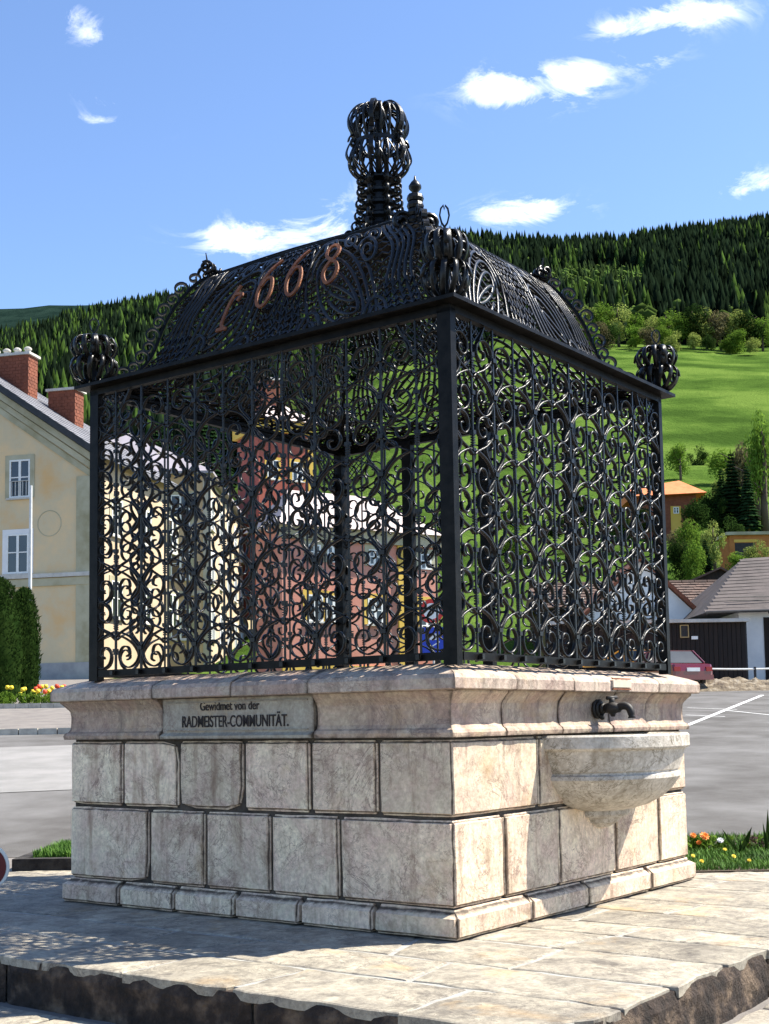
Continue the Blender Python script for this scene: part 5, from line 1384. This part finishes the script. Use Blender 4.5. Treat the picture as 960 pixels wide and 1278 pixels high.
# bushes on the lower right slope
def bush(px,pyb,d,hpx,wpx,mn,label,i=0,name='bush',cat='bush',trunk=False,group=None):
    q=P(px,pyb,d); h=hpx/F*d; w=wpx/F*d; return tree(q.x,q.y,h,w,mn,label,cat,group,name,trunk,z=q.z,seed=i,low=.0 if not trunk else .15)
bush(850,600,165,50,40,'leaf','fresh green tree on the meadow above the orange roof',0,'broadleaf_tree','tree',True)
bush(905,600,160,40,60,'leaf','wide fresh green bush right above the orange roof',1)
bush(872,590,185,34,34,'leaf_dark','dark green bush high on the meadow above the orange roof',2)
bush(930,655,112,110,42,'leaf_brown','reddish brown budding tree beside the tall dark spruce',3,'broadleaf_tree','tree',True)
bush(955,660,108,150,44,'leaf','tall fresh green tree cut by the right edge of the picture',1,'broadleaf_tree','tree',True)
bush(905,650,113,66,36,'leaf_pale','pale green bush in front of the orange roof',2)
bush(868,668,106,46,44,'leaf_dark','dark green bush at the foot of the red brown hillside house',1)
bush(893,668,107,62,40,'leaf_dark','dark green bush between hillside house and dark spruce',2)
bush(848,735,86,66,44,'leaf_dark','dark green bush directly right of the cage above the white outbuilding',0)
bush(870,738,84,64,36,'leaf','fresh green bush left of the dark shed',1)
bush(893,720,90,70,34,'leaf_pale','pale green young tree above the dark shed',2,'broadleaf_tree','tree',True)
bush(918,722,88,34,44,'leaf','low light green bush below the orange hut',0)
bush(948,712,85,38,36,'leaf_pale','pale bush in front of the orange hut at the right edge',2)
bush(845,700,100,40,40,'leaf_brown','grey brown shrub below the hillside house',1)
for (px,pyb,hp,wp,d,l) in ((916,668,112,44,108,'tall dark spruce right of the orange roof'),(903,664,84,36,110,'shorter dark spruce just left of the tall spruce'),(882,730,60,30,88,'small dark spruce among the bushes above the dark shed'),(935,664,90,36,106,'dark spruce behind the orange hut')):
    q=P(px,pyb,d); spruce(q.x,q.y,hp/F*d,wp/F*d,l,z=q.z,i=px%3)
bush(884,664,111,50,42,'leaf_dark','dark bush covering the right wall of the hillside house',0)
bush(862,700,97,52,44,'leaf','fresh green bush below the yellow wall panel of the hillside house',1)
bush(912,694,95,50,40,'leaf_dark','dark bush left of the orange hut',2)
bush(946,640,120,90,50,'leaf_dark','big dark tree behind the tall spruce',1,'broadleaf_tree','tree',True)
# bushes beyond the cage centre on the meadow
for i,(px,py) in enumerate(((600,640),(640,655),(690,662),(735,650),(770,668),(800,660),(560,660),(640,700),(705,705),(760,712),(800,716))):
    bush(px,py+10,100+R_.random()*15,R_.uniform(26,46),R_.uniform(30,56),R_.choice(['leaf','leaf_dark','leaf_dark','leaf_pale']),('front row' if py>690 else 'back row')+' bush on the lower meadow behind the cage, '+ords[(0,2,3,4,5,6,1,0,1,2,3)[i]]+' from the left',i,group='bushes on the lower meadow behind the cage')
# cypress topiary before the ochre house
def topiary(px,pyb,d,hpx,wpx,label,seed,lab='clipped_cypress'):
    q=P(px,pyb,d); h=hpx/F*d; w=wpx/F*d; r=random.Random(seed); b=MB()
    for i in range(5200):
        t=r.random()**.8; a=r.uniform(0,6.28); prf=math.sqrt(max(0,1-((t-.42)/.58)**2))**.8 if t>.42 else .93+.07*t/.42; rad=w/2*max(.05,prf)*(.86+.18*noise.noise(Vector((math.cos(a)*2,math.sin(a)*2,t*6+seed))))*(1-.25*r.random()**3)
        p=Vector((math.cos(a)*rad,math.sin(a)*rad,t*h)); n=Vector((math.cos(a),math.sin(a),r.uniform(-.2,.9))).normalized(); tt=Vector((r.gauss(0,.4),r.gauss(0,.4),1)).normalized(); s=n.cross(tt).normalized(); l=r.uniform(.05,.12)
        p=p+q; b.add([p-s*l*.4,p+s*l*.4,p+tt*l+n*l*.4],[(0,1,2)])
    e=empty(lab,q,label,'cypress'); b.obj('crown',MM['leaf_dark'],e,fix=False)
    MB().lathe([(w*.36,0),(w*.42,.4*h),(w*.36,.7*h),(w*.12,.93*h),(0,.96*h)],q,12).obj('inner_foliage',MM['leaf_dark'],e,smooth=True)
    MB().tube([q-Vector((0,0,.2)),q+Vector((0,0,.5))],.12,8).obj('trunk',MM['bark'],e)
topiary(-4,880,43,158,76,'broad dark rounded yew bush cut by the left edge before the ochre house',1,'clipped_bush')
topiary(29,877,44.2,142,46,'dark rounded cypress just behind the flag pole',5)
#==PART4==
# ------------------------------------------------------------------ flower beds and small plants
MM['grass']=mat('grass_blades',(.04,.11,.01),(.10,.22,.02),3,.8,rnd=0)
MM['soil']=mat('soil',(.05,.035,.025),(.1,.07,.05),8,.95,.8)
MM['petal_red']=mat('red_petals',(.55,.03,.01),(.7,.08,.02),8,.6); MM['petal_orange']=mat('orange_petals',(.75,.16,.01),(.85,.25,.02),8,.6); MM['petal_yellow']=mat('yellow_petals',(.8,.55,.02),(.85,.65,.05),8,.6); MM['petal_white']=mat('white_petals',(.75,.75,.75),(.85,.85,.85),8,.6)
def grass(name,label,region,n,h,z0=None,seed=1,wd=.006,m='grass'):
    r=random.Random(seed); b=MB()
    for i in range(n):
        x,y=region(r); z=ground(x,y) if z0 is None else z0; a=r.uniform(0,6.28); l=h*r.uniform(.5,1.3); d=Vector((math.cos(a),math.sin(a),0)); s=Vector((-d.y,d.x,0))*wd*r.uniform(.7,1.4); p=Vector((x,y,z)); ln=r.uniform(.1,.6)*l
        b.add([p-s,p+s,p+s*.7+d*ln*.4+Vector((0,0,l*.6)),p-s*.7+d*ln*.4+Vector((0,0,l*.6)),p+d*ln+Vector((0,0,l))],[(0,1,2,3),(3,2,4)])
    o=b.obj(name,MM[m],fix=False); tag(o,label,'grass',kind='stuff'); return o
def flower(x,y,z,h,r0,pm,label,group=None,npet=10,double=True,seed=0,cat='flower'):
    r=random.Random(seed); e=empty('flower',(x,y,z),label,cat,group)
    top=Vector((x+r.uniform(-.02,.02),y+r.uniform(-.02,.02),z+h))
    MB().tube([(x,y,z),(x,y,z+h*.5),top],[.005,.004,.003],5).obj('stem',MM['leaf'],e)
    b=MB(); tl=Vector((r.uniform(-.3,.3),-.75,.7)).normalized(); t0=tl.orthogonal().normalized()
    for ring in range(3 if double else 1):
        for k in range(npet):
            a=2*PI*k/npet+ring*.3; d=Matrix.Rotation(a,3,tl)@t0; s=tl.cross(d); q=r0*(1-.25*ring); up_=tl*(.25+.3*ring)*r0*.6
            b.add([top+tl*.004*ring,top+d*q*.6+s*q*.28+up_*.6,top+d*q+up_,top+d*q*.6-s*q*.28+up_*.6],[(0,1,2,3)])
    b.obj('blossom',MM[pm],e,fix=False)
    b=MB()
    for k in range(5):
        a=r.uniform(0,6.28); d=Vector((math.cos(a),math.sin(a),.5)); s=Vector((-d.y,d.x,0))*.012*h/.15; p=Vector((x,y,z+h*r.uniform(.05,.5))); l=h*.45
        b.add([p,p+d*l*.5+s,p+d*l,p+d*l*.5-s],[(0,1,2,3)])
    b.obj('leaf',MM['leaf'],e,fix=False,kind='stuff')
    return e
# bed right of the fountain: z about ground level
def gz(x,y): return ground(x,y)
def bedreg(r):
    px=r.uniform(845,1000); t=r.random(); d=11.15+t*2.6; q=P(px,900,d); return q.x,q.y
pts=[]; b=MB()
us_=[(845+i*12-480)/F for i in range(14)]
sheet('flower_bed_soil',MM['soil'],us_,lambda u:[11.1,11.6,12.2,12.9,13.8],.02)
grass('lawn','fresh green grass of the flower bed behind the right end of the fountain',bedreg,9000,.07,seed=3,wd=.0045)
for i,(px,py,h,r0,pm,l) in enumerate(((864,1049,.12,.035,'petal_orange','dark orange blossom half hidden behind the fountain corner'),(882,1050,.13,.052,'petal_orange','big bright orange marigold right of the fountain'),(871,1058,.1,.03,'petal_orange','small orange blossom left of the big marigold'),(901,1055,.12,.035,'petal_white','white blossom right of the big marigold'),(906,1066,.07,.02,'petal_yellow','yellow dandelion under the white blossom'),(916,1075,.05,.022,'petal_yellow','yellow dandelion in the middle of the right lawn'),(875,1083,.05,.022,'petal_yellow','yellow dandelion beside the plinth corner'),(866,1074,.05,.02,'petal_yellow','yellow dandelion close to the fountain wall'),(938,1085,.04,.02,'petal_yellow','yellow dandelion low at the front edge of the right lawn'))):
    d=12.6 if py<1060 else (11.9 if py<1070 else 11.4); q=P(px,py,d); z=gz(q.x,q.y)+.02; hh=max(.05,P(px,py-6,d).z-z)
    flower(q.x,q.y,z,hh,r0,pm,l,seed=i,npet=9)
# spiky plant (fritillary-like leaves)
def spiky(px,pyb,d,leaves,label,mn='leaf_dark'):
    q=P(px,pyb,d); q.z=gz(q.x,q.y)+.02; e=empty('spiky_plant',q,label,'plant')
    for (lx,lh,w) in leaves:
        tip=q+Vector((lx,-.02,lh)); m=q+Vector((lx*.55,-.03,lh*.5)); s=Vector((lh,0,-lx)).normalized()*w
        b=MB().add([q-s*.4,q+s*.4,m+s,m-s,m+Vector((0,-.012,0)),tip],[(0,1,4),(1,2,4),(2,5,4),(5,3,4),(3,0,4)]); b.obj('leaf',MM[mn],e,fix=False)
spiky(922,1062,12.4,[(-.15,.24,.022),(.13,.26,.026),(.02,.14,.014),(-.05,.12,.012),(.07,.10,.014)],'dark green spiky plant with two long leaves in the right flower bed')
spiky(957,1062,12.4,[(.02,.42,.02),(-.03,.30,.016),(.1,.3,.02)],'tall spiky plant at the right edge of the picture')
r=random.Random(8)
for i,(px,py) in enumerate(((940,1056),(948,1052),(955,1060),(932,1060))):
    q=P(px,py,12.7); q.z=gz(q.x,q.y); l=leafblob(120,.07,.07,.10,.014,i,lumps=4,base=.09)
    l.v=[tuple(Vector(v)+q) for v in l.v]; l.obj('seedling',mat('purple_leaves',(.05,.02,.02),(.12,.05,.04),9,.8) if i%2==0 else MM['leaf'],fix=False,label=('purple leaved' if i%2==0 else 'light green')+(' low plant nearer the spiky plant' if i in (0,3) else ' low plant at the right edge of the bed'),category='plant')
# low leafy plants round the marigold
for i,(px,py) in enumerate(((868,1058),(880,1062),(892,1064),(905,1062),(873,1068))):
    q=P(px,py,12.7); q.z=gz(q.x,q.y); l=leafblob(200,.12,.1,.10,.02,20+i,lumps=5,base=.08); l.v=[tuple(Vector(v)+q) for v in l.v]
    l.obj('marigold_foliage',MM['leaf'],fix=False,label='low fresh green foliage around the orange marigold',category='plant',group='low foliage around the marigold')
# left planter with dark kerb and grass
dP=12.2; q0=P(22,1085,dP); zP=gz(q0.x,q0.y)
xL,xR2=X(22,dP),X(150,dP)
pt=empty('planter',((xL+xR2)/2,dP,zP),'low black edged planter filled with grass left of the fountain','planter')
for (x0,y0,x1,y1) in ((xL,dP-.12,xL+.62,dP),(xL+.63,dP-.12,xR2,dP),(xL,dP+.01,xL+.12,dP+1.3),(xL,dP+1.31,xR2,dP+1.42)):
    b=MB().box(x0,y0,zP-.05,x1,y1,zP+.115); b.obj('kerb_block',MM['black_rock'],pt)
b=MB().box(xL+.13,dP+.01,zP-.02,xR2,dP+1.3,zP+.09); b.obj('soil',MM['soil'],pt)
grass('planter_grass','bright green grass growing in the black edged planter left of the fountain',lambda r:(r.uniform(xL+.14,xR2),r.uniform(dP+.03,dP+1.25)),8000,.085,z0=zP+.09,seed=5,wd=.005)
# far left flower bed by the ochre house
dF=37.; 
bed=empty('flower_bed',(X(40,dF),dF,ground(X(40,dF),dF)),'raised flower bed with red and yellow tulips in front of the ochre house','flower bed')
xa_,xb_=X(-40,dF),X(84,dF); zf=ground(X(30,dF),dF)+.06
for i in range(8):
    w_=(xb_-xa_)/8; MB().box(xa_+i*w_,dF-.12,zf-.2,xa_+(i+.97)*w_,dF,zf+.13).obj('kerb_block',MM['kerb'],bed)
MB().box(xa_,dF+.01,zf-.2,xb_,dF+4.2,zf+.08).obj('soil',MM['soil'],bed)
r=random.Random(4); L_=MB(); 
for k in range(70):
    x=r.uniform(xa_+.2,xb_-.1); y=r.uniform(dF+.2,dF+4); t=leafblob(60,.22,.22,.25,.05,k,lumps=3,base=.25); L_.add([(v[0]+x,v[1]+y,v[2]+zf) for v in t.v],t.f)
L_.obj('foliage',MM['leaf'],bed,fix=False,kind='stuff')
for k in range(46):
    red=r.random()<.55; x=r.uniform(X(36,dF),xb_-.3) if red else r.uniform(xa_+.5,xb_-.2); y=r.uniform(dF+.1,dF+3.6); hh=r.uniform(.38,.58)
    f=empty('tulip',(x,y,zf+.08),('red' if red else 'yellow')+' tulip in the raised bed in front of the ochre house','flower',('red' if red else 'yellow')+' tulips in the raised bed')
    MB().tube([(x,y,zf+.08),(x,y,zf+hh)],.012,4).obj('stem',MM['leaf'],f)
    MB().lathe([(.0,0),(.05,.02),(.07,.07),(.045,.13),(0,.12)],(x,y,zf+hh),7).obj('blossom',MM['petal_red' if red else 'petal_yellow'],f,smooth=True)
# bare tulip twig sticking out right of the cypress is left as a small branch
q=P(48,800,45);
